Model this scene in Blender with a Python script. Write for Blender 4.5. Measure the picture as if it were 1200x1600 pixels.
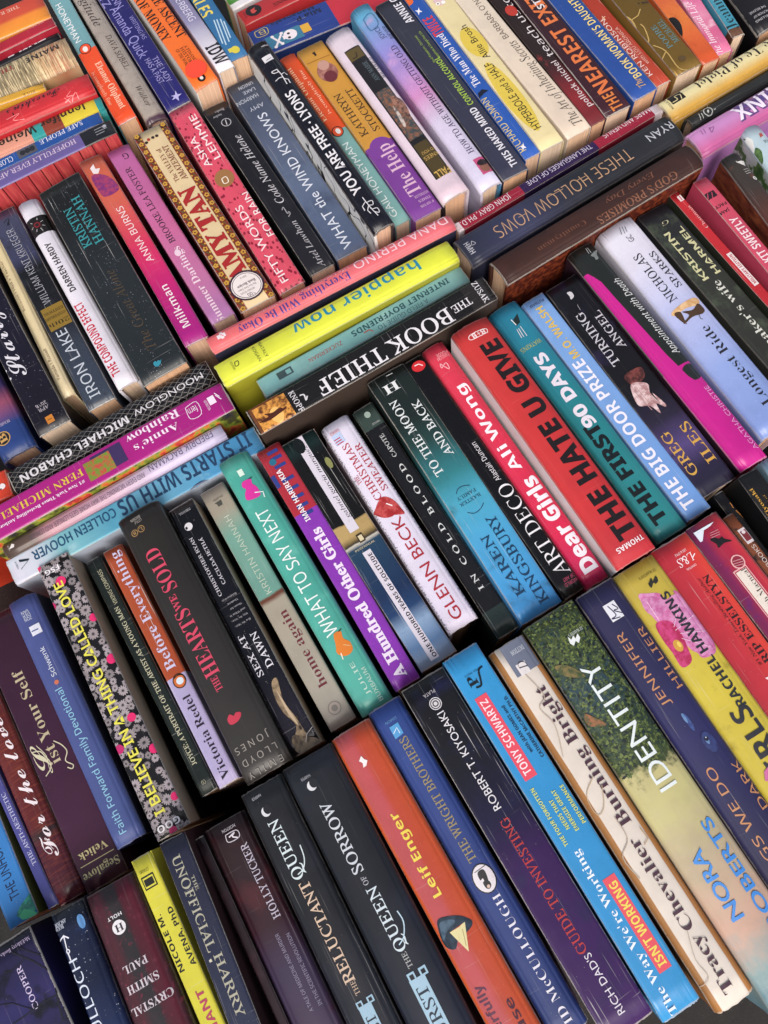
import bpy, bmesh, math, os, random
from mathutils import Matrix, Vector

sc = bpy.context.scene
for o in list(bpy.data.objects):
    bpy.data.objects.remove(o)

# ---------------------------------------------------------------- camera, sky, sun, exposure
cam = bpy.data.cameras.new("camera")
cam.sensor_fit = 'HORIZONTAL'; cam.sensor_width = 36.0; cam.lens = 36.0
cam.clip_start = 0.01; cam.clip_end = 100.0
cam_ob = bpy.data.objects.new("camera", cam); sc.collection.objects.link(cam_ob)
cam_ob.matrix_world = Matrix([[0.859245, 0.504116, -0.086978, 0.0], [-0.507377, 0.818094, -0.270721, 0.0], [-0.065318, 0.276746, 0.958721, 0.66365], [0, 0, 0, 1]])
sc.camera = cam_ob

world = bpy.data.worlds.new("World"); sc.world = world; world.use_nodes = True
wn = world.node_tree.nodes; wl = world.node_tree.links
bg = wn["Background"]; bg.inputs[1].default_value = 0.12
sky = wn.new("ShaderNodeTexSky"); sky.sky_type = 'NISHITA'; sky.sun_disc = False
SUN_EL, SUN_AZ = math.radians(42), math.radians(-112)     # azimuth measured from +X towards +Y
sky.sun_elevation = SUN_EL
sky.sun_rotation = math.pi / 2 - SUN_AZ
sky.dust_density = 4.0; sky.air_density = 1.0; sky.ozone_density = 1.0
hsv = wn.new("ShaderNodeHueSaturation"); hsv.inputs["Saturation"].default_value = 0.5     # thin cloud takes the blue out of the sky
wl.new(sky.outputs[0], hsv.inputs["Color"]); wl.new(hsv.outputs[0], bg.inputs[0])
sun = bpy.data.lights.new("sun", 'SUN'); sun.energy = 1.5; sun.angle = math.radians(35); sun.color = (1.0, 0.93, 0.85)
sun_ob = bpy.data.objects.new("sun", sun); sc.collection.objects.link(sun_ob)
d = Vector((math.cos(SUN_EL) * math.cos(SUN_AZ), math.cos(SUN_EL) * math.sin(SUN_AZ), math.sin(SUN_EL)))
sun_ob.rotation_euler = d.to_track_quat('Z', 'Y').to_euler()
sun_ob.location = d * 3
vs = sc.view_settings
vs.view_transform = 'Standard'; vs.look = 'None'; vs.gamma = 1.0; vs.use_curve_mapping = False
vs.exposure = 0.40

# ---------------------------------------------------------------- materials
def lin(h):
    h = h.strip('#')
    out = []
    for i in (0, 2, 4):
        c = int(h[i:i + 2], 16) / 255.0
        out.append(c / 12.92 if c <= 0.04045 else ((c + 0.055) / 1.055) ** 2.4)
    g = 0.30 * out[0] + 0.59 * out[1] + 0.11 * out[2]      # printing inks are a little duller than screen colours
    return (*(g + (c - g) * 0.94 for c in out), 1.0)

class NT:
    """small helper round a node tree"""
    def __init__(s, name):
        s.m = bpy.data.materials.new(name); s.m.use_nodes = True
        s.n = s.m.node_tree.nodes; s.l = s.m.node_tree.links
        s.p = s.n["Principled BSDF"]
    def put(s, v, sock):
        if hasattr(v, "is_output"): s.l.new(v, sock)
        else: sock.default_value = v
    def math(s, op, a, b=0.0, c=None, clamp=False):
        n = s.n.new("ShaderNodeMath"); n.operation = op; n.use_clamp = clamp
        s.put(a, n.inputs[0]); s.put(b, n.inputs[1])
        if c is not None: s.put(c, n.inputs[2])
        return n.outputs[0]
    def mix(s, f, a, b, mode='MIX'):
        n = s.n.new("ShaderNodeMix"); n.data_type = 'RGBA'; n.blend_type = mode
        s.put(f, n.inputs[0]); s.put(a, n.inputs[6]); s.put(b, n.inputs[7])
        return n.outputs[2]
    def uv(s, name):
        n = s.n.new("ShaderNodeUVMap"); n.uv_map = name; return n.outputs[0]
    def sep(s, v):
        n = s.n.new("ShaderNodeSeparateXYZ"); s.l.new(v, n.inputs[0]); return n.outputs
    def mapping(s, v, loc=(0, 0, 0), scale=(1, 1, 1), rot=0.0):
        n = s.n.new("ShaderNodeMapping"); s.l.new(v, n.inputs[0])
        n.inputs[1].default_value = loc; n.inputs[2].default_value = (0, 0, rot); n.inputs[3].default_value = scale
        return n.outputs[0]
    def noise(s, v, scale, detail=3.0, rough=0.55, col=False):
        n = s.n.new("ShaderNodeTexNoise"); s.l.new(v, n.inputs["Vector"])
        n.inputs["Scale"].default_value = scale; n.inputs["Detail"].default_value = detail
        n.inputs["Roughness"].default_value = rough
        return n.outputs[1 if col else 0]
    def voro(s, v, scale, rnd=1.0):
        n = s.n.new("ShaderNodeTexVoronoi"); s.l.new(v, n.inputs["Vector"]); n.inputs["Scale"].default_value = scale
        n.inputs["Randomness"].default_value = rnd
        return n.outputs
    def step(s, v, lo, hi):
        n = s.n.new("ShaderNodeMapRange"); n.interpolation_type = 'SMOOTHSTEP'
        s.put(v, n.inputs[0]); n.inputs[1].default_value = lo; n.inputs[2].default_value = hi
        return n.outputs[0]
    def ramp(s, f, stops, const=False):
        n = s.n.new("ShaderNodeValToRGB"); cr = n.color_ramp
        cr.interpolation = 'CONSTANT' if const else 'LINEAR'
        stops = sorted(stops, key=lambda t: t[0])
        while len(cr.elements) < len(stops): cr.elements.new(0.5)
        for e, (p, c) in zip(cr.elements, stops):
            e.position = min(max(p, 0), 1); e.color = lin(c)
        while len(cr.elements) > len(stops): cr.elements.remove(cr.elements[-1])
        s.l.new(f, n.inputs[0]); return n.outputs[0]

def mixhex(a, b, f):
    return ''.join('%02x' % round(int(a[i:i+2], 16) * (1 - f) + int(b[i:i+2], 16) * f) for i in (0, 2, 4))

def pattern(t, col, pat, uvm, u, v, rnd):
    off = (rnd.uniform(0, 9), rnd.uniform(0, 9), 0)
    pv = t.mapping(uvm, loc=off)
    if pat == 'stars':
        o = t.voro(pv, 420); col = t.mix(t.math('MULTIPLY', t.step(o[0], 0.16, 0.05), t.step(t.noise(pv, 60), 0.42, 0.6)), col, lin('b8b8c8'))
    elif pat == 'dots':
        o = t.voro(t.mapping(uvm, loc=off, scale=(0.75, 1.2, 1)), 260)
        col = t.mix(t.step(o[0], 0.36, 0.28), col, lin('8c1c34'))
    elif pat == 'frost':
        e = t.math('MINIMUM', v, t.math('SUBTRACT', 1.0, v))
        n = t.noise(pv, 700, 4, 0.8)
        f = t.math('LESS_THAN', t.math('ADD', e, 0.0), t.math('MULTIPLY', t.math('SUBTRACT', n, 0.42), 0.42))
        col = t.mix(t.math('MULTIPLY', f, 0.75), col, lin('2a2628'))
    elif pat == 'wood':
        n = t.noise(t.mapping(uvm, loc=off, scale=(700, 60, 1)), 1.0, 4, 0.6)
        col = t.mix(t.math('MULTIPLY', t.step(n, 0.45, 0.72), 0.5), col, lin('94462c'))
    elif pat == 'reeds':
        n = t.noise(t.mapping(uvm, loc=off, scale=(900, 40, 1), rot=0.12), 1.0, 3, 0.6)
        col = t.mix(t.step(n, 0.45, 0.62), col, lin('e0c89a'))
        n2 = t.noise(t.mapping(uvm, loc=off, scale=(1300, 55, 1), rot=-0.15), 1.0, 3, 0.6)
        col = t.mix(t.math('MULTIPLY', t.step(n2, 0.55, 0.62), 0.85), col, lin('5a4630'))
    elif pat == 'lattice':
        w = t.mapping(uvm, rot=0.0); s = t.sep(w)
        a = t.math('ADD', t.math('MULTIPLY', s[0], 150.0), t.math('MULTIPLY', s[1], 210.0))
        b = t.math('SUBTRACT', t.math('MULTIPLY', s[0], 150.0), t.math('MULTIPLY', s[1], 210.0))
        fa = t.math('LESS_THAN', t.math('ABSOLUTE', t.math('SUBTRACT', t.math('FRACT', a), 0.5)), 0.045)
        fb = t.math('LESS_THAN', t.math('ABSOLUTE', t.math('SUBTRACT', t.math('FRACT', b), 0.5)), 0.045)
        col = t.mix(t.math('MULTIPLY', t.math('MAXIMUM', fa, fb), 0.55), col, lin('a8a29c'))
    elif pat == 'planks':
        s = t.sep(uvm)
        f = t.math('LESS_THAN', t.math('FRACT', t.math('MULTIPLY', s[0], 85.0)), 0.08)
        n = t.noise(t.mapping(uvm, loc=off, scale=(400, 30, 1)), 1.0, 4)
        col = t.mix(t.step(n, 0.4, 0.7), lin('b0343c'), lin('cc5450'))
        col = t.mix(f, col, lin('4a1418'))
    elif pat == 'vine':
        n = t.noise(pv, 42, 1); f = t.math('LESS_THAN', t.math('ABSOLUTE', t.math('SUBTRACT', n, 0.5)), 0.014)
        col = t.mix(f, lin('e4e2de'), lin('26262c'))
    elif pat == 'tooled':
        n = t.noise(pv, 220, 3); col = t.mix(t.step(n, 0.45, 0.6), lin('48180f'), lin('7a3418'))
    elif pat == 'rust':
        n = t.noise(t.mapping(uvm, loc=off, scale=(60, 160, 1)), 1.0, 5, 0.65); col = t.ramp(n, [(0.3, '3a1c18'), (0.5, '6a3020'), (0.65, '8a4a2a'), (0.8, '5a2c20')])
    elif pat == 'garden':
        n = t.noise(pv, 70, 3); col = t.ramp(n, [(0.35, '3c5a30'), (0.47, '5a7a44'), (0.5, 'b8c0b8'), (0.62, 'c8ccd0'), (0.7, '8a9aa0')])
    elif pat == 'bouquet':
        n = t.noise(t.mapping(uvm, loc=off, scale=(60, 45, 1)), 1.0, 3, 0.6); col = t.ramp(n, [(0.3, '2a2438'), (0.42, '4a4a20'), (0.5, '90a030'), (0.56, 'd8742a'), (0.62, 'c83838'), (0.72, '3a3020')])
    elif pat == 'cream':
        n = t.noise(t.mapping(uvm, loc=off, scale=(4, 1500, 1)), 1.0, 2); col = t.mix(n, lin('ccb69c'), lin('ac947c')); col = t.mix(t.step(v, 0.13, 0.17), col, lin('1e1814'))  # cream strip at the top; dark brown below is shade painted into the cover
    return col

def finish(t, col, uv, uvm, rough, wear, seed, spine=True, metal=0.0):
    """age the cover: rubbed edges, creases, dust, uneven gloss"""
    s = t.sep(uv)
    off = (seed * 3.7 % 11, seed * 7.1 % 13, 0)
    pv = t.mapping(uvm, loc=off)
    n1 = t.noise(pv, 900, 3, 0.7)
    rw = random.Random(seed * 13 + 5); wa, wb, wc = rw.uniform(0.2, 1.7), rw.uniform(0.0, 1.4), rw.uniform(0.5, 1.6)
    nb = t.noise(pv, 55, 3, 0.6)
    # broad unevenness of the ink
    col = t.mix(t.math('MULTIPLY', t.step(nb, 0.35, 0.75), 0.10), col, lin('000000'))
    if spine:
        e = t.math('MINIMUM', s[1], t.math('SUBTRACT', 1.0, s[1]))
        eu = t.math('MULTIPLY', t.math('MINIMUM', s[0], t.math('SUBTRACT', 1.0, s[0])), 5.0)
        ed = t.math('MINIMUM', e, eu)
        rub = t.math('GREATER_THAN', t.math('ADD', t.math('MULTIPLY', t.step(ed, 0.055, 0.0), 0.62), t.math('MULTIPLY', nb, 0.55)), t.math('ADD', 0.54, t.math('MULTIPLY', n1, 0.42)))
        col = t.mix(t.math('MULTIPLY', rub, min(0.8, 0.55 * wear * wc)), col, lin('b8b0a8'))
        cr = t.noise(t.mapping(uvm, loc=off, scale=(14, 900, 1)), 1.0, 2, 0.5)
        col = t.mix(t.math('MULTIPLY', t.step(cr, 0.655, 0.73), 0.26 * wear * wa), col, lin('c8c4c0'))
        cr2 = t.noise(t.mapping(uvm, loc=off, scale=(700, 22, 1)), 1.0, 2, 0.5)
        col = t.mix(t.math('MULTIPLY', t.step(cr2, 0.68, 0.76), 0.18 * wear * wb), col, lin('c8c4c0'))
    vo = t.voro(pv, 330)
    col = t.mix(t.math('MULTIPLY', t.math('MULTIPLY', t.step(vo[0], 0.10, 0.03), t.step(nb, 0.5, 0.6)), 0.4 * wear), col, lin('c4beb8'))
    t.l.new(col, t.p.inputs["Base Color"])
    t.put(t.math('ADD', rough - 0.06, t.math('MULTIPLY', t.noise(pv, 120, 4, 0.65), 0.2)), t.p.inputs["Roughness"])
    t.p.inputs["Metallic"].default_value = metal
    t.p.inputs["Specular IOR Level"].default_value = 0.38
    b = t.n.new("ShaderNodeBump"); b.inputs["Strength"].default_value = 0.16; b.inputs["Distance"].default_value = 0.002
    hgt = t.math('ADD', t.math('MULTIPLY', t.noise(t.mapping(uvm, loc=off, scale=(0.5, 1.4, 1)), 40, 2), 1.0), t.math('MULTIPLY', n1, 0.05))
    t.l.new(hgt, b.inputs["Height"]); t.l.new(b.outputs[0], t.p.inputs["Normal"])
    return t.m

def cover_material(bk, seed):
    rnd = random.Random(seed); op = bk['op']
    t = NT("printed_cover"); uv = t.uv("uv"); uvm = t.uv("uvm"); s = t.sep(uv)
    axis, stops = bk['ramp']
    f = s[1] if axis == 'v' else s[0]
    if axis != 'c':
        wob = t.noise(t.mapping(uvm, loc=(seed % 7, seed % 5, 0)), 90 if 'wob' in op else 30, 4, 0.65)
        f = t.math('ADD', f, t.math('MULTIPLY', t.math('SUBTRACT', wob, 0.5), 0.02 if axis == 'v' else float(op.get('wob', 0.03))))
    col = t.ramp(f, stops, axis == 'c')
    if 'nz' in op:
        h, sc_, lo, hi = op['nz'].split(',')
        n = t.noise(t.mapping(uvm, loc=(seed % 11, seed % 17, 0)), float(sc_) * 2.2, 9 if 'wob' in op else 5, 0.78 if 'wob' in op else 0.6)
        f = t.step(n, float(lo), float(hi))
        if 'nzr' in op:
            a, b = op['nzr'].split(','); f = t.math('MULTIPLY', f, t.step(s[0], float(a), float(a) + 0.03))
        col = t.mix(f, col, lin(h))
    if 'pat' in op: col = pattern(t, col, op['pat'], uvm, s[0], s[1], rnd)
    gl = float(op.get('gl', rnd.choice((0.22, 0.28, 0.34, 0.42, 0.55))))
    return finish(t, col, uv, uvm, gl, (1.1 if bk['kind'] == 'p' else 0.55) * rnd.choice((0.35, 0.7, 1.0, 1.3, 1.6)), seed, True, 0.55 if 'foil' in op else 0.0)

def board_material(hx, pat, seed, rough=0.4):
    t = NT("cover_board"); uv = t.uv("uv"); uvm = t.uv("uvm"); s = t.sep(uv)
    rgb = t.n.new("ShaderNodeRGB"); rgb.outputs[0].default_value = lin(hx); col = rgb.outputs[0]
    if pat: col = pattern(t, col, pat, uvm, s[0], s[1], random.Random(seed))
    return finish(t, col, uv, uvm, rough, 0.5, seed, False)

_ink = {}
def ink(key, gl, metal=False):
    k = (key, gl, metal)
    if k in _ink: return _ink[k]
    t = NT("printed_ink")
    if '~' in key:
        a, b = key.split('~'); uvm = t.uv("uvm")
        n = t.noise(t.mapping(uvm, loc=(len(_ink) % 13, 3.3, 0)), 190, 5, 0.65)
        col = t.mix(t.step(n, 0.4, 0.62), lin(a), lin(b)); rn = t.math('ADD', gl, 0.0)
        t.l.new(col, t.p.inputs["Base Color"])
    else:
        tc = t.uv("uvm")
        n = t.noise(tc, 260, 4, 0.7)
        rgb = t.n.new("ShaderNodeRGB"); rgb.outputs[0].default_value = lin(key)
        col = t.mix(t.math('MULTIPLY', t.step(n, 0.52, 0.8), 0.22), rgb.outputs[0], lin('50484a'))
        t.l.new(col, t.p.inputs["Base Color"])
    t.p.inputs["Roughness"].default_value = gl
    _ink[k] = t.m
    return t.m

def page_material(i):
    t = NT("page_edges")
    tc = t.n.new("ShaderNodeTexCoord").outputs["Object"]
    a = t.noise(t.mapping(tc, loc=(i, i * 2, 0), scale=(3, 2300, 3)), 1.0, 3, 0.7)
    b = t.noise(t.mapping(tc, loc=(i, 0, 0), scale=(40, 260, 20)), 1.0, 3, 0.6)
    base = ['f0c8a2', 'ecbc94', 'f0d4b8', 'e6b48a', 'eec4a4', 'e6ccb2'][i]
    col = t.mix(t.step(a, 0.35, 0.7), lin(mixhex(base, '8a6248', 0.30)), lin(base))
    col = t.mix(t.math('MULTIPLY', t.step(b, 0.5, 0.8), 0.25), col, lin('b48a68'))
    t.l.new(col, t.p.inputs["Base Color"]); t.p.inputs["Roughness"].default_value = 0.8
    bp = t.n.new("ShaderNodeBump"); bp.inputs["Strength"].default_value = 0.5; bp.inputs["Distance"].default_value = 0.0004
    t.l.new(a, bp.inputs["Height"]); t.l.new(bp.outputs[0], t.p.inputs["Normal"])
    return t.m
PAGES = [page_material(i) for i in range(6)]

# ---------------------------------------------------------------- lettering
BASE = {'S': 0x1D5D4, 's': 0x1D5A0, 'i': 0x1D608, 'R': 0x1D400, 'r': 0x1D400, 'I': 0x1D434, 'B': 0x1D468, 'X': 0x1D4D0}
DIG = {'S': 0x1D7EC, 's': 0x1D7E2, 'R': 0x1D7CE, 'r': 0x1D7CE}
def glyphs(txt, f):
    b = BASE.get(f)
    if not b: return txt
    out = []
    for c in txt:
        if 'A' <= c <= 'Z': out.append(chr(b + ord(c) - 65))
        elif 'a' <= c <= 'z': out.append('\u210E' if (f == 'I' and c == 'h') else chr(b + 26 + ord(c) - 97))
        elif '0' <= c <= '9' and f in DIG: out.append(chr(DIG[f] + ord(c) - 48))
        else: out.append(c)
    return ''.join(out)
try:            # the lettering font that ships inside Blender; without it the built-in font falls back to the same glyphs
    MATH = bpy.data.fonts.load(os.path.join(bpy.utils.resource_path('LOCAL'), 'datafiles', 'fonts', 'NotoSansMath-Regular.woff2'))
except Exception:
    MATH = None
_tc = {}
def text_polys(txt, sty):
    k = (txt, sty)
    if k in _tc: return _tc[k]
    f = sty[0]; roman = f == 'r' and not any(c.islower() for c in txt)
    if roman: f = 'I'                 # upright light roman capitals: italic capitals sheared back
    cu = bpy.data.curves.new("t", 'FONT'); cu.body = glyphs(txt, f); cu.size = 1.0
    off = 0.016 * sty.count('+') - (0.004 if f == 'R' else 0.0088) * sty.count('-')
    if f == 'r': off -= 0.009
    if roman: off += 0.006
    if MATH: cu.font = MATH if f in BASE else cu.font
    cu.offset = off
    cu.resolution_u = 4 if len(txt) < 22 else 2
    cu.fill_mode = 'FRONT'
    ob = bpy.data.objects.new("t", cu)
    me = bpy.data.meshes.new_from_object(ob)
    sh = -0.27 if roman else 0.0
    vs_ = [(v.co.x + sh * v.co.y, v.co.y) for v in me.vertices]; fs = [tuple(p.vertices) for p in me.polygons]
    bpy.data.objects.remove(ob); bpy.data.curves.remove(cu); bpy.data.meshes.remove(me)
    _tc[k] = (vs_, fs)
    return _tc[k]
_cap = {}
def cap_h(f):
    if f not in _cap:
        v, _ = text_polys('H', f); _cap[f] = max(p[1] for p in v) - min(p[1] for p in v)
    return _cap[f]

# ---------------------------------------------------------------- a book
def profile(v, W, kind, tilt):
    x = min(max(v / W, 0.0), 1.0); dd = min(x, 1 - x) * W
    if kind == 'h': r, s = min(0.0042, 0.32 * W), 0.085 * W
    else: r, s = min(0.0017, 0.18 * W), 0.012 * W
    z = -s * (2 * x - 1) ** 2 + tilt * (v - W / 2)
    if kind == 'h': z -= 0.00045 * math.exp(-((dd - min(0.0036, 0.16 * W)) / 0.0007) ** 2)
    if dd < r: z -= 0.85 * r * (1 - math.sqrt(max(0.0, 1 - ((r - dd) / r) ** 2)))
    return z

WARP = [lambda x, y: (0.0, 0.0)]
def new_obj(name, bm, mats, parent):
    for q in bm.verts:
        dy, dz = WARP[0](q.co.x, q.co.z); q.co.y += dy; q.co.z += dz
    me = bpy.data.meshes.new(name); bm.to_mesh(me); bm.free()
    for m in mats: me.materials.append(m)
    o = bpy.data.objects.new(name, me); sc.collection.objects.link(o); o.parent = parent
    return o

def set_uv(bm, L, W, zmode=None, H=0.1):
    a = bm.loops.layers.uv.new("uv"); b = bm.loops.layers.uv.new("uvm")
    for f in bm.faces:
        for l in f.loops:
            c = l.vert.co; y = c.y if zmode is None else H - c.z
            l[a].uv = (c.x / L, y / (W if zmode is None else H)); l[b].uv = (c.x, y)

def flat_bm(verts, faces):
    bm = bmesh.new(); vv = [bm.verts.new((x, y, 0)) for x, y in verts]
    for f in faces:
        try: bm.faces.new([vv[i] for i in f])
        except ValueError: pass
    return bm

def poly_faces(pts):
    bm = bmesh.new(); vv = [bm.verts.new((x, y, 0)) for x, y in pts]
    try: f = bm.faces.new(vv)
    except ValueError:
        return bm
    if f.normal.z < 0: f.normal_flip()
    bmesh.ops.triangulate(bm, faces=[f])
    return bm

def ellipse(cx, cy, rx, ry, n=22):
    return [(cx + rx * math.cos(2 * math.pi * k / n), cy + ry * math.sin(2 * math.pi * k / n)) for k in range(n)]

def stroke(pts, w):
    vs_, fs = [], []
    n = len(pts)
    for k, (x, y) in enumerate(pts):
        a = pts[max(0, k - 1)]; b = pts[min(n - 1, k + 1)]
        dx, dy = b[0] - a[0], b[1] - a[1]; l = math.hypot(dx, dy) or 1
        vs_ += [(x - dy / l * w / 2, y + dx / l * w / 2), (x + dy / l * w / 2, y - dx / l * w / 2)]
        if k: fs.append((2 * k - 2, 2 * k - 1, 2 * k + 1, 2 * k))
    return vs_, fs

def smooth(pts):
    if len(pts) < 4: return pts
    out = []
    for k in range(len(pts) - 1):
        p0 = pts[max(k - 1, 0)]; p1 = pts[k]; p2 = pts[k + 1]; p3 = pts[min(k + 2, len(pts) - 1)]
        for s in (0, .25, .5, .75):
            q = []
            for a in (0, 1):
                q.append(0.5 * (2 * p1[a] + (p2[a] - p0[a]) * s + (2 * p0[a] - 5 * p1[a] + 4 * p2[a] - p3[a]) * s * s + (3 * p1[a] - p0[a] - 3 * p2[a] + p3[a]) * s ** 3))
            out.append(tuple(q))
    out.append(pts[-1]); return out

def smooth_ring(pts):
    n = len(pts); out = []
    for k in range(n):
        p0, p1, p2, p3 = pts[k - 1], pts[k], pts[(k + 1) % n], pts[(k + 2) % n]
        for s in (0, .25, .5, .75):
            out.append(tuple(0.5 * (2 * p1[a] + (p2[a] - p0[a]) * s + (2 * p0[a] - 5 * p1[a] + 4 * p2[a] - p3[a]) * s * s + (3 * p1[a] - p0[a] - 3 * p2[a] + p3[a]) * s ** 3) for a in (0, 1)))
    return out

def daisy(cx, cy, r, rnd):
    vs_, fs = [], []
    n = 13; a0 = rnd.uniform(0, 6)
    for k in range(n):
        a = a0 + 2 * math.pi * k / n; rr = r * rnd.uniform(0.82, 1.08)
        p = [(0.16, 0), (0.6, 0.16), (0.95, 0.11), (1.0, 0), (0.95, -0.11), (0.6, -0.16)]
        i0 = len(vs_)
        for (x, y) in p:
            x *= rr; y *= r; vs_.append((cx + x * math.cos(a) - y * math.sin(a), cy + x * math.sin(a) + y * math.cos(a)))
        fs.append(tuple(range(i0, i0 + 6)))
    return vs_, fs

def ornaments(kind, L, W, rnd):
    out = []
    if kind == 1:      # gold blossoms and leaves along both borders
        n = int(L / 0.0046)
        for side in (0.1, 0.9):
            for k in range(n):
                u = (k + 0.5) * L / n; v = side * W
                if k % 2 == 0:
                    for j in range(5):
                        a = j * 1.257 + k
                        out.append((ellipse(u + 0.0014 * math.cos(a), v + 0.0013 * math.sin(a), 0.0010, 0.0010, 8), None, 'c8962c'))
                    out.append((ellipse(u, v, 0.0009, 0.0009, 8), None, '7a2018'))
                else:
                    out.append(([(u - .0024, v - .0012), (u - .0004, v - .0002), (u + .0022, v + .0013), (u + .0006, v - .0006)], None, '5a6430'))
                    out.append((ellipse(u, v + 0.0021 * (1 if side < .5 else -1), .0010, .0008, 7), None, 'c8962c'))
                    out.append((ellipse(u, v - 0.0022 * (1 if side < .5 else -1), .0007, .0007, 7), None, 'b03820'))
    if kind == 2:      # grey daisies and pink blooms
        pts = []
        for _ in range(1400):
            r = rnd.choice((0.0030, 0.0038, 0.0044, 0.0026)); u = rnd.uniform(0, L); v = rnd.uniform(0, W)
            if all((u - a) ** 2 + (v - b) ** 2 > (0.80 * (r + c)) ** 2 for a, b, c in pts): pts.append((u, v, r))
        for (u, v, r) in pts:
            out.append((*daisy(u, v, r, rnd), rnd.choice(('9c9092', '8a8082', 'a89ca0'))))
            out.append((ellipse(u, v, r * .16, r * .16, 9), None, '2a2628'))
    if kind == 4:      # leaves of the trees on the cover picture
        tones = ('1e2a1c', '2e3c22', '46562c', '6a7a3a', '26382c', '66743c', '34462a', '1a2426', '54642e', '243a34')
        for b in range(20):
            vs_, fs = [], []
            for _ in range(110):
                u = L * (0.575 + 0.425 * rnd.random()); v = W * rnd.random()
                lim = 0.575 + 0.05 * math.sin(v / W * 9 + 1) * math.sin(v / W * 4) + 0.02 * rnd.random()
                if u < L * lim: continue
                if 0.70 < u / L < 0.86 and v > W * (0.42 + 0.2 * math.sin(u / L * 30)) and rnd.random() < 0.72: continue
                r = rnd.uniform(0.0006, 0.0017); a = rnd.uniform(0, 6.3); i0 = len(vs_)
                for (x, y) in ((-1, 0), (-.3, .5), (.4, .45), (1, 0), (.4, -.45), (-.3, -.5)):
                    x *= r; y *= r; vs_.append((u + x * math.cos(a) - y * math.sin(a), v + x * math.sin(a) + y * math.cos(a)))
                fs.append(tuple(range(i0, i0 + 6)))
            out.append((vs_, fs, tones[b % 10]))
    return out

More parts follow.
